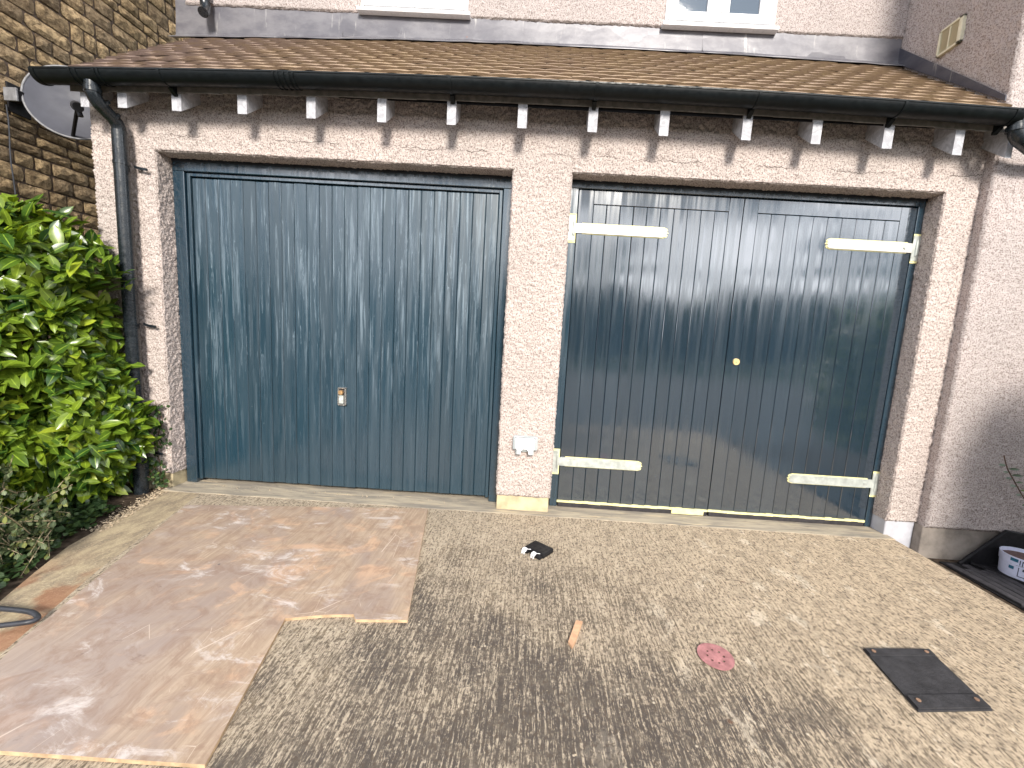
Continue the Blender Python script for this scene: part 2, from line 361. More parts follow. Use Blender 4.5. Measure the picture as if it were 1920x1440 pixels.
def mat_leaf(name, a, b, yel, ya, gloss=0.28):
    m = Mt(name); r = m.rand()
    c = m.mix(r, a, b)
    k = m.ramp(m.math('FRACT', m.math('MULTIPLY', r, 13.7)), 1 - ya, 1 - ya * 0.6)
    c = m.mix(k, c, yel)
    uv = m.n('ShaderNodeUVMap'); sp = m.n('ShaderNodeSeparateXYZ'); m.link(uv.outputs[0], sp.inputs[0])
    rib = m.ramp(m.math('ABSOLUTE', m.math('SUBTRACT', sp.outputs[0], 0.5)), 0.02, 0.06, 0.6, 0.0)
    c = m.mix(rib, c, tuple(min(1, x * 1.9 + 0.03) for x in b))
    v = m.vec((1, 1, 1)); c = m.mix(m.ramp(m.noise(v, 30, 4), 0.35, 0.65, 0.3, 0), c, tuple(x * 0.5 for x in a))
    c = m.mix(m.ramp(m.noise(v, 9, 5, 0.7), 0.68, 0.74, 0, 0.7), c, (0.20, 0.10, 0.04))
    m.b.inputs['Transmission Weight'].default_value = 0.0
    m.fin(c, gloss, None, 0.5)
    tr = m.n('ShaderNodeBsdfTranslucent'); m.link(m.hsv(c, 0.49, 1.15, 1.7), tr.inputs['Color'])
    mixn = m.n('ShaderNodeMixShader'); mixn.inputs[0].default_value = 0.14
    o = [n for n in m.t.nodes if n.type == 'OUTPUT_MATERIAL'][0]
    m.link(m.b.outputs[0], mixn.inputs[1]); m.link(tr.outputs[0], mixn.inputs[2]); m.link(mixn.outputs[0], o.inputs[0])
    return m.m
M_leaf = mat_leaf('laurel_leaf', (0.024, 0.070, 0.012), (0.185, 0.265, 0.018), (0.30, 0.36, 0.03), 0.06)
M_leafs = mat_leaf('small_grey_leaf', (0.055, 0.085, 0.035), (0.14, 0.17, 0.075), (0.20, 0.22, 0.06), 0.15, 0.5)
M_ivy = mat_leaf('ivy_leaf', (0.018, 0.040, 0.014), (0.05, 0.09, 0.03), (0.12, 0.18, 0.04), 0.12, 0.4)
M_tree = mat_leaf('far_foliage', (0.015, 0.03, 0.010), (0.035, 0.055, 0.018), (0.05, 0.07, 0.02), 0.1, 0.6)

# ------------------------------------------------------------------ mesh helpers
class MB:
    def __init__(s): s.v = []; s.f = []; s.mi = []; s.uv = None
    def add(s, vs, fs, mi=0):
        k = len(s.v); s.v += [tuple(x) for x in vs]; s.f += [tuple(i + k for i in f) for f in fs]; s.mi += [mi] * len(fs); return s
    def box(s, a, b, mi=0, bev=0.0):
        x0, y0, z0 = a; x1, y1, z1 = b
        if bev <= 0:
            vs = [(x, y, z) for x in (x0, x1) for y in (y0, y1) for z in (z0, z1)]
            fs = [(0, 1, 3, 2), (4, 6, 7, 5), (0, 4, 5, 1), (2, 3, 7, 6), (0, 2, 6, 4), (1, 5, 7, 3)]
            return s.add(vs, fs, mi)
        # chamfered box
        import itertools
        c = ((x0, x1), (y0, y1), (z0, z1)); vs = []; idx = {}
        for sx, sy, sz in itertools.product((0, 1), repeat=3):
            p = [c[0][sx], c[1][sy], c[2][sz]]; sg = [1 if q == 0 else -1 for q in (sx, sy, sz)]
            for ax in range(3):
                q = [p[i] + (sg[i] * bev if i != ax else 0) for i in range(3)]
                idx[(sx, sy, sz, ax)] = len(vs); vs.append(q)
        fs = []
        for ax in range(3):
            o = [i for i in range(3) if i != ax]
            for sd in (0, 1):
                loop = []
                for (p, q) in ((0, 0), (1, 0), (1, 1), (0, 1)):
                    k = [0, 0, 0]; k[ax] = sd; k[o[0]] = p; k[o[1]] = q; loop.append(idx[(*k, ax)])
                flip = (ax == 1) ^ (sd == 0)
                fs.append(tuple(reversed(loop)) if flip else tuple(loop))
        for ax in range(3):
            o = [i for i in range(3) if i != ax]
            for p in (0, 1):
                for q in (0, 1):
                    e = []
                    for t in (0, 1):
                        k = [0, 0, 0]; k[ax] = t; k[o[0]] = p; k[o[1]] = q; e.append((idx[(*k, o[0])], idx[(*k, o[1])]))
                    fs.append((e[0][0], e[1][0], e[1][1], e[0][1]))
        for k in itertools.product((0, 1), repeat=3): fs.append((idx[(*k, 0)], idx[(*k, 1)], idx[(*k, 2)]))
        return s.add(vs, fs, mi)
    def prism(s, poly, ax, a, b, mi=0):      # poly 2D, extruded along axis ax from a to b
        def P(u, v, w):
            return {0: (w, u, v), 1: (u, w, v), 2: (u, v, w)}[ax]
        n = len(poly); vs = [P(u, v, a) for u, v in poly] + [P(u, v, b) for u, v in poly]
        fs = [tuple(range(n)), tuple(range(2 * n - 1, n - 1, -1))] + [(i, (i + 1) % n, n + (i + 1) % n, n + i) for i in range(n)]
        return s.add(vs, fs, mi)
    def tube(s, pts, r, seg=12, mi=0, cap=True):
        pts = [Vector(p) for p in pts]; rs = r if isinstance(r, (list, tuple)) else [r] * len(pts)
        rings = []; up = Vector((0.13, 0.31, 0.94)).normalized(); prev = None
        for i, p in enumerate(pts):
            t = (pts[min(i + 1, len(pts) - 1)] - pts[max(i - 1, 0)]).normalized()
            a = (prev if prev is not None else up); a = (a - t * a.dot(t))
            if a.length < 1e-4: a = t.orthogonal()
            a.normalize(); b = t.cross(a); prev = a
            rings.append([p + rs[i] * (math.cos(2 * math.pi * k / seg) * a + math.sin(2 * math.pi * k / seg) * b) for k in range(seg)])
        vs = [q for R_ in rings for q in R_]; fs = []
        for i in range(len(pts) - 1):
            for k in range(seg):
                fs.append((i * seg + k, i * seg + (k + 1) % seg, (i + 1) * seg + (k + 1) % seg, (i + 1) * seg + k))
        if cap: fs += [tuple(range(seg - 1, -1, -1)), tuple((len(pts) - 1) * seg + k for k in range(seg))]
        return s.add(vs, fs, mi)
    def cyl(s, c, r, h, ax=2, seg=20, mi=0, r2=None):
        c = Vector(c); d = Vector([1 if i == ax else 0 for i in range(3)])
        return s.tube([c, c + d * h], [r, r if r2 is None else r2], seg, mi)
    def mesh(s, name):
        me = bpy.data.meshes.new(name); me.from_pydata(s.v, [], s.f)
        me.polygons.foreach_set('material_index', s.mi); me.update()
        return me

def fixn(me):
    import bmesh
    b = bmesh.new(); b.from_mesh(me); bmesh.ops.recalc_face_normals(b, faces=b.faces); b.to_mesh(me); b.free()

def place(o, parent=None, mw=None):
    COL.objects.link(o)
    if mw is None: mw = Matrix.Identity(4)
    if parent is not None:
        o.parent = parent
        o.matrix_basis = WM[parent.name].inverted() @ mw
    else: o.matrix_basis = mw
    WM[o.name] = mw
    return o
WM = {}
def part(name, me, mats, parent=None, mw=None, label=None, kind=None, smooth=False, nofix=False):
    """links one mesh object; mats only used when the mesh has none yet"""
    if isinstance(me, MB): me = me.mesh(name); (None if nofix else fixn(me))
    if not me.materials:
        for mm in (mats if isinstance(mats, (list, tuple)) else [mats]): me.materials.append(mm)
    if smooth:
        me.polygons.foreach_set('use_smooth', [True] * len(me.polygons))
        if smooth == 'auto':
            me.set_sharp_from_angle(angle=math.radians(35))
    o = bpy.data.objects.new(name, me); place(o, parent, mw)
    if label: o['label'] = label
    if kind: o['kind'] = kind
    return o
def thing(name, label, cat, loc, group=None):
    o = bpy.data.objects.new(name, None); o.empty_display_size = 0.1
    place(o, None, Matrix.Translation(loc)); o['label'] = label; o['category'] = cat
    if group: o['group'] = group
    return o
def tag(o, label, cat, group=None):
    o['label'] = label; o['category'] = cat
    if group: o['group'] = group
    return o

def hsh(ix, iy, iz, seed):
    h = (ix * 374761393 + iy * 668265263 + iz * 2147483647 + seed * 1274126177) & 0xFFFFFFFF
    h = ((h ^ (h >> 13)) * 1274126177) & 0xFFFFFFFF
    return ((h ^ (h >> 16)) & 0xFFFF) / 65535.0
def vnoise(P, cell, seed=0):
    Q = P / cell; I = np.floor(Q).astype(np.int64); F_ = Q - I; F_ = F_ * F_ * (3 - 2 * F_)
    r = 0
    for a in (0, 1):
        for b in (0, 1):
            for c in (0, 1):
                w = (F_[:, 0] if a else 1 - F_[:, 0]) * (F_[:, 1] if b else 1 - F_[:, 1]) * (F_[:, 2] if c else 1 - F_[:, 2])
                r = r + w * hsh(I[:, 0] + a, I[:, 1] + b, I[:, 2] + c, seed)
    return r
def rough_wall(name, patches, mat, parent, h=0.0058, amp=0.008, label=None):
    """patches: (origin, edge a, edge b, outward normal); welded, then displaced into a rough cast coat"""
    V = []; Fc = []; k = 0
    for o, a, b, n in patches:
        o, a, b, n = map(np.array, (o, a, b, n)); la, lb = np.linalg.norm(a), np.linalg.norm(b)
        na, nb = max(1, int(round(la / h))), max(1, int(round(lb / h)))
        ia, ib = np.meshgrid(np.arange(na + 1), np.arange(nb + 1), indexing='ij')
        pts = o + ia[..., None] / na * a + ib[..., None] / nb * b
        V.append(pts.reshape(-1, 3))
        i0 = (np.arange(na)[:, None] * (nb + 1) + np.arange(nb)[None, :]).ravel() + k
        q = np.stack([i0, i0 + nb + 1, i0 + nb + 2, i0 + 1], 1)
        if np.dot(np.cross(a, b), n) < 0: q = q[:, ::-1]
        Fc.append(q); k += pts.reshape(-1, 3).shape[0]
    V = np.concatenate(V); Fc = np.concatenate(Fc)
    key = np.round(V / 0.0008).astype(np.int64)
    _, first, inv = np.unique(key, axis=0, return_index=True, return_inverse=True)
    V = V[first]; Fc = inv.ravel()[Fc]
    fn = np.cross(V[Fc[:, 1]] - V[Fc[:, 0]], V[Fc[:, 3]] - V[Fc[:, 0]]); fn /= np.linalg.norm(fn, axis=1)[:, None] + 1e-12
    N = np.zeros_like(V)
    for j in range(4): np.add.at(N, Fc[:, j], fn)
    L = np.linalg.norm(N, axis=1); N /= L[:, None] + 1e-12
    edge = np.abs(N).max(1) < 0.97
    f = 0.45 * vnoise(V, 0.015, 1) + 0.55 * vnoise(V, 0.0085, 2) + 0.2 * (vnoise(V, 0.09, 3) - .5)
    V = V + N * ((f - 0.5) * amp * 2)[:, None]
    V[edge] -= N[edge] * (0.006 + 0.008 * vnoise(V[edge], 0.025, 5))[:, None]
    me = bpy.data.meshes.new(name)
    me.vertices.add(len(V)); me.vertices.foreach_set('co', V.ravel())
    me.loops.add(Fc.size); me.loops.foreach_set('vertex_index', Fc.ravel().astype(np.int32))
    me.polygons.add(len(Fc)); me.polygons.foreach_set('loop_start', np.arange(0, Fc.size, 4, dtype=np.int32))
    me.update(calc_edges=True); me.polygons.foreach_set('use_smooth', [True] * len(Fc))
    return part(name, me, mat, parent, label=label)

# ------------------------------------------------------------------ ground
def sheet(name, poly, z, mat, kind='structure', depth=0.0):
    b = MB()
    if depth: b.prism(poly, 2, z - depth, z)
    else: b.add([(x, y, z) for x, y in poly], [tuple(range(len(poly)))])
    o = part(name, b, mat, kind=kind); return o
sheet('ground', [(-120, -150), (120, -150), (120, 60), (-120, 60)], -0.145, M_grass)
sheet('road', [(-120, -14.5), (120, -14.5), (120, -2.75), (-120, -2.75)], -0.108, M_road)
sheet('driveway', [(-2.06, -0.05), (2.73, -0.055), (2.725, -2.75), (-1.9, -2.75), (-1.55, -1.6), (-1.80, -0.95)], 0.0, M_conc, depth=0.14)
sheet('driveway_border', [(-2.335, -0.05), (-2.06, -0.05), (-1.80, -0.95), (-1.55, -1.6), (-1.80, -1.62), (-1.93, -1.24), (-2.06, -0.98), (-2.15, -0.78), (-2.24, -0.36), (-2.29, -0.15)], -0.002, M_border, depth=0.13)
sheet('threshold', [(-2.42, 0.4), (-2.335, -0.05), (2.73, -0.055), (2.73, 0.4)], 0.0045, M_apron, depth=0.15)
sheet('soil_bed', [(-6, -2.8), (-1.55, -2.8), (-1.7, -1.6), (-1.9, -1.24), (-2.05, -0.98), (-2.14, -0.78), (-2.23, -0.36), (-2.36, 0.0), (-2.71, 0.0), (-2.71, 3), (-6, 3)], -0.012, M_soil)
sheet('side_path', [(2.73, 0.3), (2.73, -2.8), (7, -2.8), (7, 0.3)], -0.115, M_soil)

# ------------------------------------------------------------------ house with garage
XLc, XL1, XP1, XP2, XR2, XG = -2.712, -2.30, 0.0, 0.38, 2.702, 2.909
Z1, ZB, D, E_, YU = 2.26, 0.108, 0.115, 0.066, 0.82
def bow(x): return -0.0058 * (x - 0.7) ** 2
house = thing('rendered_house', 'cream roughcast house with a lean-to garage of two slate blue doors', 'house', (0.2, 0.5, 0))
ZT = 2.70
pt = []
for (a, b) in ((XLc, XL1), (XP1, XP2), (XR2, XG)):
    pt.append(((a, 0, ZB), (b - a, 0, 0), (0, 0, Z1 - ZB), (0, -1, 0)))
    pt.append(((a, 0, ZB), (b - a, 0, 0), (0, 0.03, 0), (0, 0, -1)))
xs = (XLc, XL1, XP1, XP2, XR2, XG)
for a, b in zip(xs[:-1], xs[1:]):
    pt.append(((a, 0, Z1), (b - a, 0, 0), (0, 0, ZT - Z1), (0, -1, 0)))
for x, s_ in ((XL1, 1), (XP1, -1), (XP2, 1), (XR2, -1)):
    pt.append(((x, 0, ZB), (0, D + .01, 0), (0, 0, Z1 - ZB), (s_, 0, 0)))
for a, b in ((XL1, XP1), (XP2, XR2)):
    pt.append(((a, 0, Z1), (b - a, 0, 0), (0, D + .01, 0), (0, 0, -1)))
pt.append(((XLc, 0, ZB), (0, 0.5, 0), (0, 0, ZT - ZB), (-1, 0, 0)))
rough_wall('garage_wall', pt, M_render, house)
uw = [((-2.74, YU - 0.02, 3.675), (0, 0.5, 0), (0, 0, 1.5), (-1, 0, 0))]
for a, c in ((-2.74, -1.324), (-.476, 1.058), (1.907, XG - .004)):
    uw.append(((a, YU - 0.02, 3.675), (c - a, 0, 0), (0, 0, 1.0), (0, -1, 0)))
    uw.append(((a, YU - 0.02, 3.675), (c - a, 0, 0), (0, 0.03, 0), (0, 0, -1)))
for a, c in ((-2.74, -1.324), (-1.324, -.476), (-.476, 1.058), (1.058, 1.907), (1.907, XG - .004)):
    uw.append(((a, YU - 0.02, 4.675), (c - a, 0, 0), (0, 0, .5), (0, -1, 0)))
rough_wall('upper_wall', uw, M_render2, house, h=0.0085)
rough_wall('wing_wall', [((XG, -E_, ZB - .004), (2.3, 0, 0), (0, 0, 5.0), (0, -1, 0)),
                         ((XG, -E_, ZB - .004), (2.3, 0, 0), (0, 0.04, 0), (0, 0, -1)),
                         ((XG, -E_, ZB - .004), (0, E_ + .01, 0), (0, 0, 5.0), (-1, 0, 0)),
                         ((XG, E_ * 0 + .01, 2.5), (0, YU - .01, 0), (0, 0, 2.6 - ZB + .004 - .004), (-1, 0, 0))], M_render2, house, h=0.009)
# core behind the coat so no light leaks
b = MB(); b.box((XLc + .03, .03, Z1 + .03), (XG, .3, 2.62)); b.box((-2.7, YU + .02, 3.0), (XG + .04, YU + .3, 5.2)); b.box((XG + .02, -E_ + .03, .1), (5.2, 1.2, 5.1))
b.box((XLc + .02, .5, .1), (XLc + .06, 1.0, 2.7))
part('wall_core', b, M_gap, house)
# plinths
def pl(x0, x1, y, z0, z1, mat):
    b = MB(); b.box((x0, y, z0), (x1, y + 0.14, z1), bev=0.004); part('plinth', b, mat, house)
pl(XLc + .012, XL1 - .010, 0.012, -.1, ZB + .003, M_plinthL)
pl(XP1 + .006, XP2 - .010, 0.010, -.1, ZB + .003, M_plinthL)
pl(XR2 + .004, XG - .006, 0.010, -.14, ZB + .003, M_plinthG)
pl(XG - .006, 5.2, -E_ + .014, -.14, ZB, M_plinthR)

# ---- door frames
def bpart(name, a, c, mat, parent, bev=0.002, **k):
    b = MB(); b.box(a, c, bev=bev); return part(name, b, mat, parent, **k)
frL = part('door_frame', MB().box((XL1 + .002, D, 2.185), (XP1 - .002, D + .09, Z1 - .005), bev=.003), M_frame, house)
bpart('frame_post', (XL1 + .002, D + .002, 0.006), (XL1 + .078, D + .09, 2.185), M_frame, frL, .003)
bpart('frame_post', (XP1 - .062, D + .002, 0.006), (XP1 - .002, D + .09, 2.185), M_frame, frL, .003)
bpart('shadow_strip', (XL1 + .004, D - .006, 2.243), (XP1 - .004, D + .03, 2.262), M_head_shadow, frL, .002)  # dark strip painted in as the shade at the door head
# up-and-over door
gd = part('up_and_over_door', MB().box((XL1 + .080, D + .055, 0.03), (XP1 - .064, D + .075, 2.183)), M_gap, house)
x0, x1 = XL1 + .084, XP1 - .068
bpart('edge_trim', (x0, D + .018, .03), (x0 + .022, D + .05, 2.178), M_door_l, gd)
bpart('edge_trim', (x1 - .022, D + .018, .03), (x1, D + .05, 2.178), M_door_l, gd)
bpart('edge_trim', (x0, D + .020, 2.160), (x1, D + .05, 2.181), M_frame, gd)
nb = 24; bw = (x1 - x0 - .048) / nb
bm = MB().box((-bw / 2 + .0008, 0, -1.061), (bw / 2 - .0008, .018, 1.061), bev=.0042).mesh('board'); fixn(bm)
for i in range(nb):
    part('board', bm, M_door_l, gd, Matrix.Translation((x0 + .024 + bw * (i + .5), D + .032 + random.uniform(-.0006, .0006), 1.094 + random.uniform(-.003, .002))))
# lock handle
hb = MB(); hx0, hx1, hz0, hz1 = -1.181, -1.122, .648, .778
for a, c in (((hx0, hz0), (hx1, hz0 + .008)), ((hx0, hz1 - .008), (hx1, hz1)), ((hx0, hz0), (hx0 + .006, hz1)), ((hx1 - .009, hz0), (hx1, hz1))):
    hb.box((a[0], D + .014, a[1]), (c[0], D + .032, c[1]), bev=.0015)
hb.box((hx0 + .004, D + .027, hz0 + .004), (hx1 - .004, D + .031, hz1 - .004), 1)
hb.cyl((hx0 + .022, D + .012, hz1 - .036), .016, .018, 1, 20, 2); hb.cyl((hx0 + .022, D + .0085, hz1 - .036), .008, .006, 1, 14, 2)
hb.box((hx0 + .007, D + .018, hz0 + .012), (hx0 + .040, D + .028, hz1 - .058), 3, .003)
hb.cyl((hx0 + .024, D + .010, hz0 + .045), .0085, .010, 1, 16, 4)
part('lock_handle', hb, [M_chrome, M_recess, M_brass, M_galv, M_sockw], gd, smooth='auto')

# ---- right side hung pair
frR = part('door_frame', MB().box((XP2 + .002, D, 2.212), (XR2 - .002, D + .09, Z1 - .005), bev=.003), M_frame, house)
bpart('frame_post', (XP2 + .002, D + .002, 0.006), (XP2 + .056, D + .09, 2.212), M_frame, frR, .003)
bpart('frame_post', (XR2 - .044, D + .002, 0.006), (XR2 - .002, D + .09, 2.212), M_frame, frR, .003)
bpart('shadow_strip', (XP2 + .004, D - .006, 2.243), (XR2 - .004, D + .03, 2.262), M_head_shadow, frR, .002)  # same painted shade strip over the right-hand pair
FY = D + .006
def strap_poly(x0, x1, z, hw):
    d = 1 if x1 > x0 else -1
    return [(x0, z - hw), (x1 - d * .035, z - hw), (x1 - d * .012, z - hw * .78), (x1 - d * .006, z - hw * .45), (x1 - d * .014, z - hw * .25), (x1, z),
            (x1 - d * .014, z + hw * .25), (x1 - d * .006, z + hw * .45), (x1 - d * .012, z + hw * .78), (x1 - d * .035, z + hw), (x0, z + hw)]
def hinge(leaf, side, z, xe, mat, label):
    # side: +1 leaf hung on the left post, -1 on the right post
    xp0 = XP2 + .002 if side > 0 else XR2 - .002
    xk = XP2 + .040 if side > 0 else XR2 - .022
    b = MB()
    y = FY - .002
    b.prism(strap_poly(xk, xe, z, .030), 1, y - .007, y - .001, 0)
    b.cyl((xk, y - .008, z - .045), .0085, .085, 2, 14, 1)
    b.cyl((xk, y - .008, z - .052), .0065, .105, 2, 12, 1)
    xpl = sorted((xp0, xp0 + side * .046))
    b.box((xpl[0], D - .004, z - .082), (xpl[1], D + .001, z + .078), 1, .001)
    bx = xk + side * .075
    for r_, t in ((.0105, .011), (.008, .0135)):
        b.cyl((bx, y - t, z), r_, t - .004, 1, 14, 1)
    for q in (.25, .55): b.cyl((xk + (xe - xk) * q, y - .0085, z + .004), .006, .003, 1, 12, 0)
    part('strap_hinge', b, [mat, M_galv], leaf, label=label, smooth='auto')
    t = MB()
    t.prism(strap_poly(xk + side * .055, xe + side * .008, z + .001, .0355), 1, y - .0009, y + .0022, 0)
    t.box((xpl[0], D - .0012, z - .096), (xpl[1] + (.006 if side > 0 else 0), D + .0012, z + .091), 0)
    part('masking_tape', t, M_tape, leaf)
def leaf(xa, xb, side):
    lf = part('door_leaf', MB().box((xa, FY + .022, .045), (xb, FY + .045, 2.206)), M_gap, house,
              label='left leaf of the side-hung garage doors' if side > 0 else 'right leaf of the side-hung garage doors, with a small gold knob')
    so = .100; si = .092
    sl, sr = (so, si) if side > 0 else (si, so)
    bpart('stile', (xa, FY, .05), (xa + sl, FY + .03, 2.204), M_door_r, lf, .002)
    bpart('stile', (xb - sr, FY, .05), (xb, FY + .03, 2.204), M_door_r, lf, .002)
    bpart('top_rail', (xa + sl + .001, FY + .0008, 2.118), (xb - sr - .001, FY + .03, 2.204), M_door_r, lf, .002)
    n = 10; w = (xb - xa - sl - sr) / n
    me = MB().box((-w / 2 + .0008, 0, -1.0325), (w / 2 - .0008, .020, 1.0325), bev=.0038).mesh('board'); fixn(me)
    for i in range(n):
        part('board', me, M_door_r, lf, Matrix.Translation((xa + sl + w * (i + .5), FY + .0012 + random.uniform(-.0007, .0007), 1.0835)))
    bpart('weatherboard', (xa + .004, FY - .006, .006), (xb - .004, FY + .03, .042), M_gapdark, lf, .003)
    t = MB(); n = 24
    for i in range(n):
        a = xa - .004 + (xb - xa) * i / n; c = xa - .004 + (xb - xa) * (i + 1) / n
        t.box((a, FY - .0075 - .001 * (i % 2), .040 + random.uniform(-.003, .001)), (c + .001, FY - .001, .054 + random.uniform(-.002, .003)))
    if side > 0:
        t.box((xb - .26, FY - .011, .012), (xb - .03, FY - .0068, .046))
    part('masking_tape', t, M_tape, lf)
    mat = [M_strapc, M_galv]
    if side > 0:
        hinge(lf, 1, 1.957, 1.045, M_strapc, 'cream upper strap hinge'); hinge(lf, 1, .345, 1.022, M_galv, 'grey galvanised lower strap hinge')
    else:
        hinge(lf, -1, 1.948, 2.095, M_strapc, 'cream upper strap hinge'); hinge(lf, -1, .328, 2.068, M_galv, 'grey galvanised lower strap hinge')
        k = MB(); k.cyl((1.602, FY - .009, 1.132), .0215, .010, 1, 24, 0, .0225); k.cyl((1.600, FY - .012, 1.126), .0035, .004, 1, 8, 1)
        part('knob', k, [M_knob, M_recess], lf, smooth='auto')
leaf(XP2 + .060, 1.528, 1)
leaf(1.533, XR2 - .048, -1)
# inside darkness
bpart('garage_back', (XLc + .02, .75, -.1), (XG, .78, 2.6), M_gap, house, 0)

# ---- rafters
for i, (x, w) in enumerate([(-2.580, .052), (-2.351, .056), (-2.020, .058), (-1.622, .056), (-1.207, .054), (-.783, .053), (-.367, .053), (.053, .054), (.469, .055), (.888, .054), (1.370, .054), (1.775, .054), (2.188, .056), (2.594, .052), (2.889, .036)]):
    zb = 2.434 + random.uniform(-.004, .006) - (0.018 if i >= 13 else 0)
    b = MB(); b.prism([(-.145, zb), (.02, zb + .128), (.02, zb + .33), (-.145, zb + .165)], 0, -w / 2, w / 2)
    part('rafter', b, M_rafter, house, Matrix.Translation((x, 0, 0)))
# ---- roof
SL = 0.83; TH = math.atan(SL); YE = -.182; ZE = 2.694
roof = part('roof', MB().prism([(YE + .05, ZE + .05 * SL - .175), (YU, ZE + (YU - YE) * SL - .175), (YU, ZE + (YU - YE) * SL - .145), (YE + .05, ZE + .05 * SL - .145)], 0, -2.66, XG - .004), M_black, house)
def tile_mesh(w, L, t):
    vs = []; fs = []; n = 4
    for k in range(n + 1):
        x = -w / 2 + w * k / n; cz = -.0042 * (x / (w / 2)) ** 2
        for (y, z) in ((0, 0), (L, 0), (L, -t), (0, -t)): vs.append((x, y, z + cz))
    for k in range(n):
        a = 4 * k; c = a + 4
        for q in range(4): fs.append((a + q, a + (q + 1) % 4, c + (q + 1) % 4, c + q))
    fs += [(0, 3, 2, 1), (4 * n, 4 * n + 1, 4 * n + 2, 4 * n + 3)]
    return MB().add(vs, fs)
TW = .165; G = .0997
tm = tile_mesh(TW - .0015, .25, .014); tme = tm.mesh('roof_tile'); fixn(tme)
def tile_uv(me, per):
    u = me.uv_layers.new(name='UVMap'); li = np.zeros(len(me.loops), dtype=np.int32); me.loops.foreach_get('vertex_index', li)
    q_ = li % per % 4; tv = np.where((q_ == 0) | (q_ == 3), 0.0, 1.0); d_ = np.stack([np.zeros_like(tv), tv], 1); u.data.foreach_set('uv', d_.ravel())
tile_uv(tme, 20)
rotx = Matrix.Rotation(TH - math.asin(.030 / .25), 4, 'X')
stuff = MB(); cnt = 0
RXL = -2.72
for c in range(13):
    s0 = c * G; y = YE + s0 * math.cos(TH); z = ZE + s0 * math.sin(TH)
    n = int((XG - .006 - RXL) / TW) + 2; off = (TW / 2 if c % 2 else 0)
    for k in range(n):
        xa = RXL + off + TW * (k - (1 if off else 0)); xb = xa + TW; w = TW
        ca, cb = max(xa, RXL), min(xb, XG - .008)
        if cb - ca < .03: continue
        x = (ca + cb) / 2
        drop = -0.010 * max(0, (-2.1 - x)) + (random.uniform(-.004, .004) if x < -1.6 else 0)
        Mx = Matrix.Translation((x, y + random.uniform(-.003, .003), z + bow(x) + drop + random.uniform(-.0012, .0012))) @ Matrix.Rotation(math.atan(-0.0116 * (x - .7)) * -1, 4, 'Y') @ rotx @ Matrix.Rotation(random.uniform(-.008, .008), 4, 'Z')
        if cb - ca < TW - .001: Mx = Mx @ Matrix.Diagonal(((cb - ca) / TW, 1, 1, 1))
        if cnt < 300:
            part('roof_tile', tme, M_tile, roof, Mx); cnt += 1
        else:
            stuff.add([Mx @ Vector(v) for v in tm.v], tm.f)
o = part('upper_tiles', stuff, M_tile, roof, kind='stuff'); tile_uv(o.data, 20)
# verge: moss and mortar bedding at the left edge
b = MB(); b.prism([(YE + .04, ZE - .06), (YU, ZE + (YU - YE) * SL - .08), (YU, ZE + (YU - YE) * SL - .02), (YE + .04, ZE + .0)], 0, RXL - .004, RXL + .02)
part('verge_board', b, M_rafter, house, Matrix.Translation((0, 0, bow(-2.72) - .005)))
# board seen under the tiles
b = MB(); n = 24
for i in range(n):
    xa = -2.66 + (XG - .01 + 2.66) * i / n; xb = -2.66 + (XG - .01 + 2.66) * (i + 1) / n; zz = bow((xa + xb) / 2)
    b.box((xa, -.150, 2.575 + zz), (xb + .0005, -.146, 2.700 + zz)); 
part('eaves_board', b, simple('weathered_board', (0.20, 0.18, 0.16), .8), house)
# flashings
def roofz(y): return ZE + (y - YE) * SL
for a, c in ((-2.825, -1.47), (-1.475, -.03), (-.035, 1.375), (1.37, XG - .004)):
    b = MB(); n = 10; th = .003
    prof = [(YU - .006, 3.72), (YU - .010, 3.60), (YU - .016, roofz(YU) - .045 + .045), (YU - .03, roofz(YU - .03) + .008), (YU - .085, roofz(YU - .085) + .013), (YU - .085, roofz(YU - .085) + .008), (YU - .02, roofz(YU) - .03), (YU, 3.72)]
    vs = []; fs = []
    for i in range(n + 1):
        x = a + (c - a) * i / n
        for (y, z) in prof: vs.append((x, y + random.uniform(-.002, .002), z + bow(x) * (1 if z < 3.7 else 0) + random.uniform(-.002, .002)))
    m_ = len(prof)
    for i in range(n):
        for k in range(m_): fs.append((i * m_ + k, i * m_ + (k + 1) % m_, (i + 1) * m_ + (k + 1) % m_, (i + 1) * m_ + k))
    fs += [tuple(range(m_)), tuple(n * m_ + k for k in range(m_))]
    off = .002 if a in (-1.475, 1.37) else 0
    part('flashing', MB().add(vs, fs), M_lead, house, Matrix.Translation((0, -off, off)), smooth='auto')
b = MB(); b.prism([(-E_ + .006, roofz(-E_) - .02), (YU - .01, roofz(YU) - .03), (YU - .01, 3.612), (-E_ + .006, 2.80)], 0, XG - .0075, XG - .0105 - .004)
part('side_flashing', b, M_lead2, house)
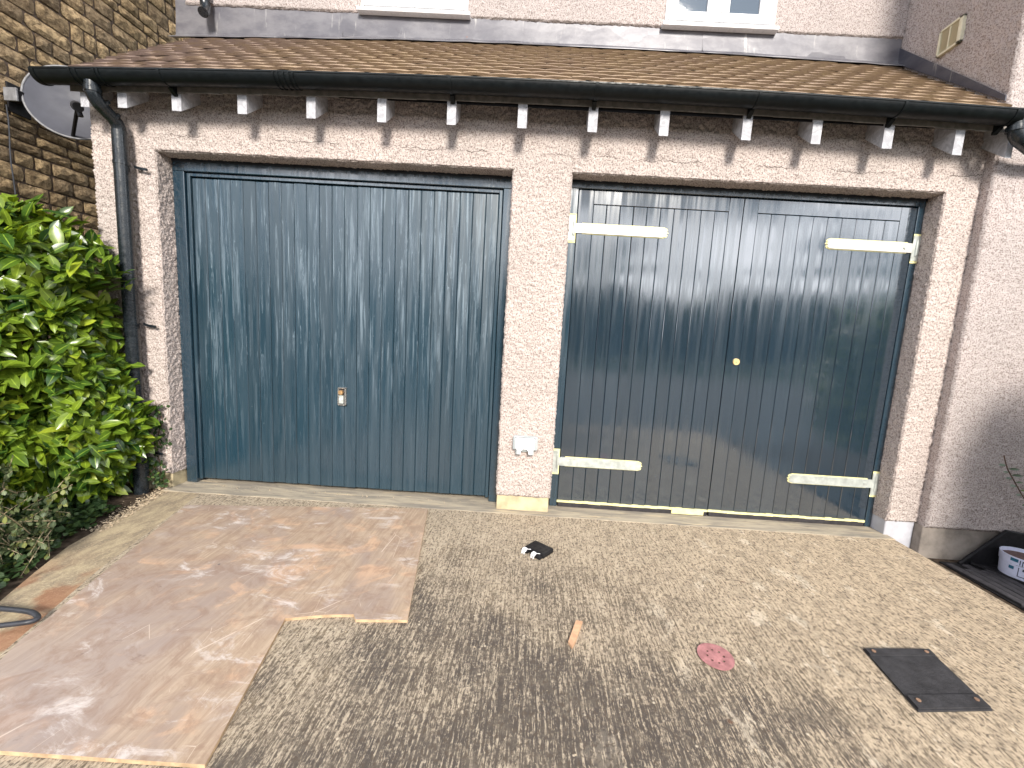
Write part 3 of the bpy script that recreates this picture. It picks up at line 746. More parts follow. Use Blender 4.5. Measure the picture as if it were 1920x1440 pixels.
# ---- windows
def window(x0, x1, z0, panes):
    zt = 4.70; yw = YU - .030
    f = MB(); t = .022
    f.box((x0, yw, z0 + .028), (x0 + t, yw + .05, zt), bev=.002); f.box((x1 - t, yw, z0 + .028), (x1, yw + .05, zt), bev=.002)
    f.box((x0 + t, yw, z0 + .028), (x1 - t, yw + .05, z0 + .052), bev=.002); f.box((x0 + t, yw, zt - .04), (x1 - t, yw + .05, zt), bev=.002)
    w = part('window', f, M_upvc, house)
    s = MB(); s.box((x0 - .022, yw - .035, z0), (x1 + .022, yw + .02, z0 + .027), bev=.003); part('sill', s, M_upvc, w)
    xm = (x0 + x1) / 2
    for (a, c), (pa, pb) in zip(((x0 + t + .002, xm - .002), (xm + .002, x1 - t - .002)), panes):
        q = MB(); zb = z0 + .056; zp = 3.782
        q.box((a, yw - .008, zb), (c, yw + .03, zp), bev=.003); q.box((a, yw - .008, 4.60), (c, yw + .03, zt - .045), bev=.003)
        q.box((a, yw - .0075, zp), (pa, yw + .03, 4.60), bev=.003); q.box((pb, yw - .0075, zp), (c, yw + .03, 4.60), bev=.003)
        part('sash', q, M_upvc, w)
        g = MB(); g.box((pa - .004, yw + .012, zp - .004), (pb + .004, yw + .016, 4.604)); part('pane', g, M_glass, w)
window(-1.322, -.478, 3.662, ((-1.229, -.995), (-.826, -.589)))
window(1.060, 1.905, 3.662, ((1.150, 1.375), (1.545, 1.775)))

# ------------------------------------------------------------------ gutter
gut = thing('gutter', 'black half-round gutter along the eaves above both garage doors', 'gutter', (0, -.2, 2.64))
GY, GZ, GR = -.205, 2.643, .056
def gprof(R_, t, a0=180, a1=360, n=14):
    o = [(GY + R_ * math.cos(math.radians(a0 + (a1 - a0) * k / n)), GZ + R_ * math.sin(math.radians(a0 + (a1 - a0) * k / n))) for k in range(n + 1)]
    i = [(GY + (R_ - t) * math.cos(math.radians(a0 + (a1 - a0) * k / n)), GZ + (R_ - t) * math.sin(math.radians(a0 + (a1 - a0) * k / n))) for k in range(n, -1, -1)]
    return o + i
def gsweep(x0, x1, prof, n):
    vs = []; fs = []; m_ = len(prof)
    for i in range(n + 1):
        x = x0 + (x1 - x0) * i / n
        vs += [(x, y, z + bow(x)) for y, z in prof]
    for i in range(n):
        for k in range(m_): fs.append((i * m_ + k, i * m_ + (k + 1) % m_, (i + 1) * m_ + (k + 1) % m_, (i + 1) * m_ + k))
    fs += [tuple(range(m_)), tuple(n * m_ + k for k in range(m_))]
    return MB().add(vs, fs)
g = gsweep(-2.765, 2.83, gprof(GR, .003), 60)
lip = [(GY - GR - .003, GZ - .004), (GY - GR + .005, GZ - .004), (GY - GR + .005, GZ + .004), (GY - GR - .003, GZ + .004)]
l2 = gsweep(-2.765, 2.83, lip, 60); g.add(l2.v, l2.f)
part('channel', g, M_plastic, gut, smooth='auto')
def band(name, x, w, R_, n=2):
    b = gsweep(x - w / 2, x + w / 2, gprof(R_, .0045), n); part(name, b, M_plastic, gut, smooth='auto')
def capm(x, name='end_cap'):
    b = MB(); pr = gprof(GR + .0015, .003)[:15]; b.prism([(y, z + bow(x)) for y, z in pr], 0, x - .006, x + .002); part(name, b, M_plastic, gut)
capm(-2.767); band('end_cap', -2.752, .018, GR + .004)
for x, w in ((-2.535, .012), (-2.505, .016), (-2.395, .016), (-2.370, .010)): band('joint_ring', x, w, GR + .005)
for x in (-1.36, -1.335, -1.302, -1.272, -1.248): band('joint_ring', x, .009, GR + .005)
for x in (-2.02, -.36, .468, 1.37, 2.17, 2.78):
    band('bracket', x, .016, GR + .004)
    b = MB(); b.prism([(GY + .02, GZ - GR - .004), (GY + GR + .004, GZ - .01), (GY + GR + .004, GZ - .085), (GY + GR - .006, GZ - .085)], 0, x - .012, x + .012); part('bracket_foot', b, M_plastic, gut, Matrix.Translation((0, 0, bow(x))))

# ------------------------------------------------------------------ downpipes
dp = thing('downpipe', 'long black downpipe left of the garage doors, running from gutter to ground beside the laurel', 'downpipe', (-2.45, -.07, 0), 'downpipes')
def bend(pts, n=8):
    # quadratic blends at inner points
    P = [Vector(p) for p in pts]; out_ = [P[0]]
    for i in range(1, len(P) - 1):
        a = P[i] + (P[i - 1] - P[i]).normalized() * .045; c = P[i] + (P[i + 1] - P[i]).normalized() * .045
        for k in range(n + 1):
            t = k / n; out_.append(a * (1 - t) ** 2 + P[i] * 2 * t * (1 - t) + c * t * t)
    return out_ + [P[-1]]
zg = GZ - GR + bow(-2.46)
part('outlet_bend', MB().tube(bend([(-2.462, GY, zg + .01), (-2.462, GY, zg - .075), (-2.452, -.072, 2.372), (-2.452, -.072, 2.30)]), .036, 24), M_pipe, dp, smooth='auto')
for (p, q) in (((-2.462, GY, zg - .018), (-2.462, GY, zg - .045)), ((-2.459, -.160, 2.452), (-2.458, -.152, 2.445)), ((-2.455, -.108, 2.405), (-2.454, -.100, 2.398))):
    part('collar', MB().tube([p, q], .0405, 24), M_pipe, dp, smooth='auto')
part('pipe', MB().tube([(-2.452, -.072, 2.335), (-2.452, -.072, 1.2), (-2.449, -.072, .05)], .0395, 28), M_pipe, dp, smooth='auto')
part('shoe', MB().tube([(-2.449, -.072, .20), (-2.449, -.072, .0), (-2.449, -.078, -.03)], .043, 28), M_pipe, dp, smooth='auto')
for z in (2.145, 1.150, .27):
    b = MB(); b.tube([(-2.452, -.072, z - .009), (-2.452, -.072, z + .009)], .0425, 28)
    b.prism([(-2.415, z - .008), (-2.385, z - .016), (-2.335, z - .022), (-2.328, z - .014), (-2.335, z - .006), (-2.385, z), (-2.415, z + .008)], 1, -.030, -.024)
    b.cyl((-2.340, -.034, z - .014), .0055, .008, 1, 10)
    b.box((-2.395, -.026, z - .014), (-2.385, .0, z - .002))
    part('pipe_clip', b, M_pipe, dp, smooth='auto')
d2 = thing('downpipe', 'short black pipe end hanging from the upper wall above the left end of the roof', 'downpipe', (-2.53, .73, 3.9), 'downpipes')
part('pipe', MB().tube([(-2.53, .745, 4.9), (-2.53, .745, 3.66)], .033, 24), M_pipe, d2, smooth='auto')
part('collar', MB().tube([(-2.53, .745, 3.69), (-2.53, .745, 3.655)], .036, 24), M_pipe, d2, smooth='auto')
part('shoe', MB().tube(bend([(-2.53, .745, 3.67), (-2.53, .745, 3.60), (-2.505, .69, 3.545)]), .034, 24), M_pipe, d2, smooth='auto')
part('pipe_clip', MB().tube([(-2.53, .745, 4.02), (-2.53, .745, 4.05)], .037, 24), M_pipe, d2, smooth='auto')
d3 = thing('downpipe', 'black pipe bend dropping from the right end of the gutter', 'downpipe', (2.88, -.2, 2.5), 'downpipes')
zr = GZ - GR + bow(2.84)
part('outlet_bend', MB().tube(bend([(2.835, GY, zr + .02), (2.845, GY, zr - .055), (3.02, -.17, 2.44), (3.40, -.12, 2.42)]), .036, 24), M_pipe, d3, smooth='auto')
part('collar', MB().tube([(2.836, GY, zr - .004), (2.838, GY, zr - .03)], .0405, 24), M_pipe, d3, smooth='auto')

# ------------------------------------------------------------------ outdoor socket
so = thing('outdoor_socket', 'grey weatherproof double socket with white lid on the pillar between the doors', 'socket', (.18, -.01, .48))
b = MB(); b.box((.100, -.040, .452), (.268, .004, .548), 0, .008); b.box((.122, -.036, .420), (.156, .0, .456), 0, .003); b.box((.212, -.036, .420), (.246, .0, .456), 0, .003)
b.box((.160, -.030, .440), (.208, .0, .456), 0, .003)
part('box', b, M_sockg, so, smooth=False)
b = MB(); lidp = [(.117, .535), (.117, .474), (.131, .459), (.131, .432), (.156, .432), (.158, .452), (.170, .465), (.196, .465), (.208, .452), (.210, .432), (.235, .432), (.237, .459), (.251, .474), (.251, .535), (.244, .541), (.124, .541)]
b.prism(lidp, 1, -.056, -.040)
part('lid', b, M_sockw, so)
b = MB()
for xx in (.148, .220): b.box((xx - .002, -.0575, .508), (xx + .002, -.0555, .518)); b.box((xx - .004, -.0575, .512), (xx + .004, -.0555, .514))
b.box((.129, -.046, .424), (.158, -.036, .4315), 0); b.box((.208, -.046, .424), (.237, -.036, .4315), 0)
part('marks', b, M_sockg, so)
# outline gap of the lid
b = MB(); lp = [(x + (.002 if x > .184 else -.002), z + (.002 if z > .5 else -.001)) for x, z in lidp]; b.prism(lp, 1, -.0415, -.0395); part('lid_seal', b, M_black, so)

# ------------------------------------------------------------------ air vent on the wing wall
av = thing('air_vent', 'small square cream louvre vent on the shaded side wall above the roof', 'air vent', (XG, .38, 3.4))
VX = XG - .004; y0, y1, z0, z1 = .297, .462, 3.322, 3.492
b = MB()
for a, c in (((y0, z0), (y1, z0 + .014)), ((y0, z1 - .014), (y1, z1)), ((y1 - .012, z0), (y1, z1)), ((y0, z0), (y0 + .026, z1))): b.box((VX - .018, a[0], a[1]), (VX + .01, c[0], c[1]), bev=.0015)
b.box((VX - .014, (y0 + y1) / 2 + .004, z0 + .01), (VX + .0, (y0 + y1) / 2 + .011, z1 - .01))
part('frame', b, M_cream, av)
part('backing', MB().box((VX - .004, y0 + .01, z0 + .01), (VX + .002, y1 - .01, z1 - .01)), M_recess, av)
lm = MB().box((-.004, -.065, -.0016), (.005, .065, .0016)).mesh('louvre')
for i in range(12):
    part('louvre', lm, M_cream, av, Matrix.Translation((VX - .008, (y0 + y1) / 2 + .006, z0 + .022 + i * .0115)) @ Matrix.Rotation(.5, 4, 'Y'))

# ------------------------------------------------------------------ stone house on the left
XS = -3.30
sh = thing('stone_house', 'neighbouring house wall of coursed buff stone at the left edge', 'house', (XS, .5, 0))
part('wall', MB().box((XS - .3, -1.0, -.1), (XS - .012, 6.0, 6.2)), M_mortar, sh)
def stone_mesh(L, H, dep, seed):
    r = random.Random(seed); nx = max(3, int(L / .035)); nz = max(3, int(H / .03)); vs = []; fs = []
    for i in range(nx + 1):
        for k in range(nz + 1):
            u = i / nx; w = k / nz; e = min(u, 1 - u, w * H / L, (1 - w) * H / L) * L
            ed = (i in (0, nx)) or (k in (0, nz))
            corner = (i in (0, nx)) and (k in (0, nz))
            dx = (0.006 if ed else .014 + r.uniform(-.004, .005))
            jy = r.uniform(-.003, .003) if ed else 0
            s_ = .93 if corner else 1
            vs.append((dx, (u - .5) * L * s_ + jy, (w - .5) * H * s_ + jy))
    for i in range(nx):
        for k in range(nz):
            a = i * (nz + 1) + k; fs.append((a, a + 1, a + nz + 2, a + nz + 1))
    n0 = len(vs)
    # skirt into the wall
    bd = [i * (nz + 1) for i in range(nx + 1)] + [nx * (nz + 1) + k for k in range(1, nz + 1)] + [i * (nz + 1) + nz for i in range(nx - 1, -1, -1)] + [k for k in range(nz - 1, 0, -1)]
    for q in bd: v = vs[q]; vs.append((-.012, v[1], v[2]))
    for i in range(len(bd)): j = (i + 1) % len(bd); fs.append((bd[i], n0 + i, n0 + j, bd[j]))
    return MB().add(vs, fs)
rs = random.Random(11); far = MB(); cache = {}; z = 0.02; ci = 0; ns = 0
while z < 6.1:
    Hh = rs.choice((.070, .095, .095, .105, .125)); y = -.98 + rs.uniform(0, .1)
    while y < 2.6:
        L = round(rs.choice((.10, .13, .16, .18, .21, .24, .29)) + rs.uniform(-.01, .01), 2)
        vis = (-.15 < y + L / 2 < 1.72) and (1.55 < z < 4.35) and (z > 1.55) and (z + Hh > (1.5 if y < .45 else 2.62 + .58 * (y - .3)))
        key = (L, Hh, rs.randint(0, 1))
        if key not in cache:
            mb = stone_mesh(L - .012, Hh - .011, .02, len(cache)); me = mb.mesh('stone'); fixn(me); cache[key] = (mb, me)
        mb, me = cache[key]
        Mx = Matrix.Translation((XS - .011 + rs.uniform(-.003, .004), y + L / 2, z + Hh / 2))
        if vis and ns < 300 and y < 1.6: part('stone', me, M_stone, sh, Mx); ns += 1
        elif z < 5.4 and y < 2.4: far.add([Mx @ Vector(v) for v in mb.v], mb.f)
        y += L
    z += Hh
part('outer_stones', far, M_stone, sh, kind='stuff')
print('stones', ns)

# ------------------------------------------------------------------ satellite dish
sd = thing('satellite_dish', 'grey satellite dish on the stone wall tucked behind the gutter end', 'satellite dish', (-3.05, .12, 2.55))
nrm = Vector((.50, -.84, .18)).normalized()
Cc = Vector((-3.010, .17, 2.600)); q = nrm.to_track_quat('Z', 'Y'); Dm = Matrix.Translation(Cc) @ q.to_matrix().to_4x4()
ra, rb = .230, .240; vs = []; fs = []; nr, ns_ = 8, 40
def dz(t): return -.055 * (1 - t * t)
for j in range(nr + 1):
    t = max(j / nr, .001)
    for k in range(ns_): a = 2 * math.pi * k / ns_; vs.append((ra * t * math.cos(a), rb * t * math.sin(a), dz(t)))
for j in range(nr):
    for k in range(ns_): fs.append((j * ns_ + k, j * ns_ + (k + 1) % ns_, (j + 1) * ns_ + (k + 1) % ns_, (j + 1) * ns_ + k))
n0 = len(vs); vs += [(x, y, z_ - .004) for x, y, z_ in vs]
fs += [tuple(n0 + i for i in reversed(f)) for f in fs]
part('reflector', MB().add(vs, fs), M_dish, sd, Dm, smooth='auto', nofix=True)
rim = [(ra * math.cos(2 * math.pi * k / 48) * 1.005, rb * math.sin(2 * math.pi * k / 48) * 1.005, -.002) for k in range(49)]
part('rim', MB().tube(rim, .0065, 8, cap=False), M_dishrim, sd, Dm, smooth=True)
# local axes of dish: find local downwards
dn = Dm.to_3x3().inverted() @ Vector((0, 0, -1)); dn.z = 0; dn.normalize()
base = Cc + Dm.to_3x3() @ Vector((dn.x * ra * .93, dn.y * rb * .93, -.012))
lnb = Cc + nrm * .22 + Vector((.13, 0, -.15))
part('feed_arm', MB().tube([base, base.lerp(lnb, .5) , lnb], .010, 8), M_black, sd, smooth='auto')
b = MB(); d_ = (Cc - lnb).normalized(); b.tube([lnb - d_ * .035, lnb + d_ * .02], [.026, .026], 14); b.tube([lnb + d_ * .02, lnb + d_ * .055], [.022, .030], 14); b.tube([lnb + Vector((0, 0, -.01)), lnb + Vector((.012, .004, -.055))], .014, 10)
part('receiver', b, M_hose, sd, smooth='auto')
part('receiver_cap', MB().tube([lnb + d_ * .055, lnb + d_ * .062], [.031, .029], 14), M_dishrim, sd, smooth='auto')
ft = Vector((XS + .012, .10, 2.56))
b = MB(); b.box((XS + .001, ft.y - .06, ft.z - .09), (XS + .012, ft.y + .06, ft.z + .09), bev=.002); b.tube([ft, ft + Vector((.06, .10, 0)), Cc - nrm * .085], .018, 12)
b.box((XS + .02, ft.y - .075, ft.z - .035), (XS + .10, ft.y - .03, ft.z + .035), bev=.004)
part('wall_bracket', b, M_black, sd, smooth='auto')
part('bracket_cap', MB().box((XS + .018, ft.y - .088, ft.z - .04), (XS + .104, ft.y - .075, ft.z + .04), bev=.003), M_dishrim, sd)
cb = [(XS + .012, .028 + .004 * math.sin(i * 1.3), 2.50 - i * .09) for i in range(13)]
tag(part('cable', MB().tube(cb + [(XS + .02, .03, 1.25)], .0042, 8), M_hose, smooth='auto'), 'thin dark cable running straight down the stone wall below the satellite dish', 'cable')

# ------------------------------------------------------------------ loose things on the drive
ply = [(-1.973, -.262), (-.452, -.082), (-.250, -1.158), (-.462, -1.176), (-.484, -1.147), (-.60, -1.162), (-.745, -1.198), (-.615, -1.765), (-1.42, -1.772), (-1.60, -1.40), (-1.79, -.82)]
b = MB(); n = len(ply)
b.add([(x, y, .014) for x, y in ply], [tuple(range(n))], 0)
b.add([(x, y, .014) for x, y in ply] + [(x, y, .001) for x, y in ply], [(i, (i + 1) % n, n + (i + 1) % n, n + i) for i in range(n)], 1)
o = part('plywood_sheet', b, [M_ply, M_plyedge]); tag(o, 'weathered reddish plywood sheet with a cut-out corner lying before the left door', 'plywood')
b = MB(); rr = random.Random(3)
for i in range(26):
    t = i / 25; x = -1.90 + 1.42 * t + rr.uniform(-.02, .02); y = -.262 + .178 * t + rr.uniform(-.012, .004); b.box((x - .025, y - .008, .0152), (x + .028, y + .004, .0165))
# hose
hp = [(-2.6, -1.30, .016), (-2.1, -1.275, .018), (-1.86, -1.272, .026), (-1.72, -1.285, .034), (-1.665, -1.300, .034), (-1.640, -1.318, .032), (-1.655, -1.337, .032), (-1.72, -1.357, .030), (-1.84, -1.39, .024), (-2.05, -1.45, .018), (-2.5, -1.60, .016)]
def smoothp(P, n=6):
    P = [Vector(p) for p in P]; o_ = []
    for i in range(len(P) - 1):
        a = P[max(i - 1, 0)]; b_ = P[i]; c_ = P[i + 1]; d_ = P[min(i + 2, len(P) - 1)]
        for k in range(n):
            t = k / n; o_.append(.5 * ((2 * b_) + (c_ - a) * t + (2 * a - 5 * b_ + 4 * c_ - d_) * t * t + (3 * b_ - a - 3 * c_ + d_) * t ** 3))
    return o_ + [P[-1]]
tag(part('hose', MB().tube(smoothp(hp), .0095, 12), M_hose, smooth='auto'), 'loop of dark grey hose lying on the left edge of the drive', 'hose')
# dark socket lid lying on the drive
sk = thing('loose_cover', 'black square plastic cover with two white latches lying on the concrete', 'plastic cover', (.30, -.54, 0))
ang = math.radians(-38)
Mc = Matrix.Translation((.303, -.525, .0)) @ Matrix.Rotation(ang, 4, 'Z')
b = MB(); b.box((-.068, -.042, .002), (.068, .056, .030), bev=.005); b.box((-.060, -.064, .002), (-.030, -.040, .022), bev=.003); b.box((.012, -.066, .002), (.060, -.040, .022), bev=.003)
part('shell', b, M_black, sk, Mc)
for xx in (-.062, .004):
    b = MB(); b.box((xx, -.076, .012), (xx + .024, -.052, .033), bev=.004); b.box((xx + .002, -.082, .002), (xx + .009, -.074, .026), bev=.002); b.box((xx + .017, -.082, .002), (xx + .023, -.074, .022), bev=.002)
    b.tube([(xx + .024, -.062, .030), (xx + .046, -.050, .031)], .0016, 6)
    part('latch', b, M_sockw, sk, Mc)
b = MB(); b.prism([(.466, -1.082), (.494, -1.088), (.450, -1.212), (.436, -1.240), (.422, -1.212)], 2, .002, .012)
tag(part('wood_offcut', b, M_wood), 'small bare pine offcut lying on the middle of the drive', 'wood offcut')
# sanding disc with real holes
def disc(cx, cy, R_, holes, hr, z0, z1):
    # triangulated ring fan built from polar grid with hole quads skipped
    import bmesh
    from mathutils.geometry import delaunay_2d_cdt
    pts = [Vector((cx + R_ * math.cos(2 * math.pi * k / 40), cy + R_ * math.sin(2 * math.pi * k / 40))) for k in range(40)]
    faces = [list(range(40))]; hs = []
    for hx, hy in holes:
        n0 = len(pts); pts += [Vector((cx + hx + hr * math.cos(2 * math.pi * k / 10), cy + hy + hr * math.sin(2 * math.pi * k / 10))) for k in range(10)]; faces.append(list(range(n0, n0 + 10)))
    vs, ed, fs, ov, oe, of = delaunay_2d_cdt(pts, [], faces, 1, 1e-6)
    keep = [f for f, o_ in zip(fs, of) if 0 in o_ and len(o_) == 1]
    b = MB(); b.add([(v.x, v.y, z1 + .0012 * math.sin(v.x * 60)) for v in vs], keep); return b
sdc = disc(1.010, -1.226, .069, [(.033 * math.cos(a), .033 * math.sin(a)) for a in [2 * math.pi * k / 8 for k in range(8)]], .005, 0, .0045)
o = part('sanding_disc', sdc, M_pink, nofix=False)
mo = o.modifiers.new('thick', 'SOLIDIFY'); mo.thickness = .0015
tag(o, 'faded red round sanding disc with small holes lying on the drive', 'sanding disc')
# rubber plate
rp = thing('rubber_plate', 'dark rectangular rubber plate with rusty rivets lying on the right of the drive', 'rubber plate', (1.8, -1.26, 0))
P4 = [Vector((1.676, -1.128, 0)), Vector((1.972, -1.105, 0)), Vector((1.915, -1.390, 0)), Vector((1.640, -1.415, 0))]
P4 = [Vector((1.672, -1.126, 0)), Vector((1.965, -1.103, 0)), Vector((1.922, -1.388, 0)), Vector((1.636, -1.416, 0))]
def bil(u, v): return P4[0].lerp(P4[1], u).lerp(P4[3].lerp(P4[2], u), v)
def slab(u0, u1, v0, v1, z0, z1):
    c = [bil(u0, v0), bil(u1, v0), bil(u1, v1), bil(u0, v1)]; return [(p.x, p.y) for p in c]
part('plate', MB().prism(slab(0, 1, 0, 1, 0, 0), 2, .001, .008), M_rubber, rp)
part('raised_strip', MB().prism(slab(0.01, .99, .02, .14, 0, 0), 2, .0081, .014), M_rubber, rp)
part('raised_strip', MB().prism(slab(0.01, .99, .80, .985, 0, 0), 2, .0081, .014), M_rubber, rp)
M_rust = simple('rusty_rivet', (0.28, 0.17, 0.11), .6)
for u, v in ((.10, .08), (.90, .08), (.10, .88), (.90, .88)):
    p = bil(u, v); part('rivet', MB().cyl((p.x, p.y, .013), .0075, .004, 2, 12), M_rust, rp, smooth='auto')
# black tray with tub at the right
tr = thing('black_tray', 'black plastic tray leaning against the wall at the right edge', 'tray', (3.4, -.2, -.11))
Zg = -.113
b = MB()
A = Vector((3.12, -.112, Zg + .004)); Bp = Vector((3.405, -.092, .128)); Cq = Vector((3.75, -.092, .085)); C2 = Vector((4.3, -.092, .02))
b.prism([(A.x, A.z), (3.405, .128), (3.75, .085), (4.3, .02), (4.3, Zg + .004)], 1, -.104, -.098)
b.prism([(3.20, -.108), (4.3, -.108), (4.3, -1.1), (3.33, -.90), (3.29, -.32)], 2, Zg + .002, Zg + .010)
b.tube([A, Bp, Cq, C2], .012, 8)
b.tube([Vector((3.20, -.11, Zg + .012)), Vector((3.29, -.32, Zg + .014)), Vector((3.33, -.90, Zg + .014))], .010, 8)
part('body', b, M_black, tr)
mt = thing('dark_paving', 'dark ridged paving strip between the drive edge and the black tray', 'paving', (3.1, -.6, -.11))
part('base', MB().prism([(3.0, -.10), (3.20, -.10), (3.29, -.32), (3.33, -2.0), (2.97, -2.0)], 2, Zg - .02, Zg + .004), M_black, mt)
M_slab = simple('dark_slab', (.050, .047, .052), .8, .3, var=.3, bump=.4)
for i in range(5):
    for k in range(3):
        part('paver', MB().box((-.0235, -.205, 0), (.0235, .205, .012), bev=.003), M_slab, mt, Matrix.Translation((3.035 + .053 * i, -.345 - .42 * k - (.06 if i % 2 else 0), Zg + .004)) @ Matrix.Rotation(math.radians(2 + rr.uniform(-1, 1)), 4, 'Z'))
tb = thing('filler_tub', 'round white tub with blue print standing in the black tray', 'tub', (3.48, -.24, Zg))
tcx, tcy, tz, tr_, th_ = 3.405, -.230, Zg + .012, .118, .135
b = MB(); n = 40; prof = [(tr_ * .93, 0), (tr_ * .97, th_ * .62), (tr_ * 1.0, th_ * .64), (tr_ * 1.02, th_), (tr_ * .965, th_), (tr_ * .93, th_ * .84), (0.001, th_ * .84)]
vs = []; fs = []
for i, (r_, z_) in enumerate(prof):
    for k in range(n): vs.append((tcx + r_ * math.cos(2 * math.pi * k / n), tcy + r_ * math.sin(2 * math.pi * k / n), tz + z_))
mi = []
for i in range(len(prof) - 1):
    for k in range(n): fs.append((i * n + k, i * n + (k + 1) % n, (i + 1) * n + (k + 1) % n, (i + 1) * n + k)); mi.append(1 if i == 5 else 0)
b.add(vs, fs); b.mi = mi
part('body', b, [M_tubw, M_tubin], tb, smooth='auto')
def onwrap(a0, a1, z0_, z1_, R_=tr_ * 1.018):
    v = []; m_ = 4
    for i in range(m_ + 1):
        a = math.radians(a0 + (a1 - a0) * i / m_)
        for zz in (z0_, z1_): v.append((tcx + R_ * math.cos(a), tcy + R_ * math.sin(a), tz + zz))
    return v, [(2 * i, 2 * i + 2, 2 * i + 3, 2 * i + 1) for i in range(m_)]
b = MB()
b.add(*onwrap(186, 203, .108, .128, tr_ * 1.028)); b.add(*onwrap(184, 196, .055, .075, tr_ * .990))
part('blue_print', b, M_tubp, tb)
b = MB()
for a0, a1, z0_, z1_ in ((206, 208, .095, .126), (211, 213, .092, .124), (213, 219, .116, .124), (218, 220, .092, .124), (223, 225, .092, .124), (225, 231, .118, .124), (225, 230, .105, .110), (230, 232, .104, .120), (236, 238, .088, .124), (238, 246, .118, .124), (238, 246, .100, .105), (250, 252, .088, .124), (252, 262, .090, .095), (265, 267, .088, .124), (267, 276, .118, .124), (200, 300, .0875, .0895)):
    b.add(*onwrap(a0, a1, z0_, z1_, tr_ * 1.027))
for a0, a1, z0_, z1_ in ((205, 207, .02, .078), (207, 222, .020, .024), (226, 229, .010, .014), (214, 219, .060, .075)): b.add(*onwrap(a0, a1, z0_, z1_, tr_ * .985))
part('dark_print', b, M_tubk, tb)

# ------------------------------------------------------------------ leaves
def leaf_mesh(L, Wd, fold=.25, curl=.12, n=5):
    prof = [0, .62, .95, 1.0, .72, 0][:n + 1] if n == 5 else [0, .8, 1, 0]
    vs = []; fs = []; uv = []
    n = len(prof) - 1
    for i in range(n + 1):
        t = i / n; w = prof[i] * Wd / 2; z_ = -curl * L * t * t
        vs += [(-w, t * L, z_ + abs(w) * fold), (0, t * L, z_), (w, t * L, z_ + abs(w) * fold)]
        uv += [(0, t), (.5, t), (1, t)]
    for i in range(n):
        a = 3 * i
        fs += [(a, a + 1, a + 4, a + 3), (a + 1, a + 2, a + 5, a + 4)]
    return vs, fs, uv
def bake(protos, mats_list, name, material):
    """join many leaves into one mesh"""
    Vs = []; Fs = []; UV = []; k = 0
    for Mx, pi in mats_list:
        vs, fs, uv = protos[pi]
        A_ = np.array(vs) @ np.array(Mx.to_3x3()).T + np.array(Mx.translation)
        Vs.append(A_); Fs.append(np.array(fs) + k); UV.append(np.array(uv)[np.array(fs).ravel()]); k += len(vs)
    V = np.concatenate(Vs); F_ = np.concatenate(Fs); U_ = np.concatenate(UV)
    me = bpy.data.meshes.new(name); me.vertices.add(len(V)); me.vertices.foreach_set('co', V.ravel())
    me.loops.add(F_.size); me.loops.foreach_set('vertex_index', F_.ravel().astype(np.int32))
    me.polygons.add(len(F_)); me.polygons.foreach_set('loop_start', np.arange(0, F_.size, 4, dtype=np.int32)); me.update(calc_edges=True)
    uvl = me.uv_layers.new(name='UVMap'); uvl.data.foreach_set('uv', U_.ravel())
    me.polygons.foreach_set('use_smooth', [True] * len(F_)); me.materials.append(material)
    return me
def leafmat(p, d, up, s):
    """leaf base at p, pointing along d, upper side to up"""
    y = d.normalized(); x = y.cross(up); 
    if x.length < 1e-3: x = y.orthogonal()
    x.normalize(); z_ = x.cross(y)
    Mx = Matrix.Identity(4)
    for i in range(3): Mx[i][0] = x[i] * s; Mx[i][1] = y[i] * s; Mx[i][2] = z_[i] * s
    Mx.translation = p; return Mx
rl = random.Random(21)
protos = [leaf_mesh(.125, .054, .22, .12), leaf_mesh(.115, .046, .38, .26), leaf_mesh(.100, .050, .12, -.08), leaf_mesh(.135, .050, .3, .34)]
# surface of the laurel: x extent as a function of height, front face bulging
def hx(z): # right silhouette
    pts_ = [(0.02, -2.42), (.12, -2.26), (.40, -2.10), (.62, -2.13), (.95, -2.20), (1.22, -2.24), (1.50, -2.40), (1.66, -2.55), (1.78, -2.85), (1.86, -3.2)]
    for (a, xa), (c, xc) in zip(pts_[:-1], pts_[1:]):
        if a <= z <= c: return xa + (xc - xa) * (z - a) / (c - a) - (.30 if z > .9 else .24 + .06 * z / .9)
    return -2.42 if z < .02 else -3.2
laurel = thing('laurel_bush', 'big glossy green laurel bush against the left end of the garage', 'bush', (-2.8, -.45, 0))
lm_all = []
bumps = [(rl.uniform(-3.6, -2.1), rl.uniform(.1, 1.8), rl.uniform(.10, .22), rl.uniform(.04, .13)) for _ in range(60)]
def fy(x, z):   # front surface y
    base_ = -.60 - .16 * (1 - abs(z - .8) / 1.0)
    e = hx(z) - x
    base_ += .56 * math.exp(-max(e, 0) / .20)
    for bx_, bz_, br_, bh_ in bumps:
        d2_ = ((x - bx_) ** 2 + (z - bz_) ** 2) / br_ ** 2
        if d2_ < 4: base_ -= bh_ * math.exp(-d2_) * 1.0
    return min(base_ + .05, -.05)
shoots = []
for _ in range(1350):
    z_ = rl.uniform(.06, 1.84) if rl.random() < .8 else rl.uniform(.05, .6); x_ = rl.uniform(-3.75, hx(z_) + .02)
    y_ = fy(x_, z_) + abs(rl.gauss(0, .07))
    shoots.append((Vector((x_, y_, z_)), 1))
for _ in range(260):   # side and top shell
    z_ = rl.uniform(.1, 1.85); x_ = hx(z_) - abs(rl.gauss(0, .05)); y_ = rl.uniform(-.45, -.12)
    shoots.append((Vector((x_, y_, z_)), 0))
for _ in range(200):
    x_ = rl.uniform(-3.7, -2.4); z_ = 1.80 - .35 * max(0, (x_ + 2.85)) / .45 + rl.uniform(-.06, .04); shoots.append((Vector((x_, rl.uniform(-.6, -.1), z_)), 2))
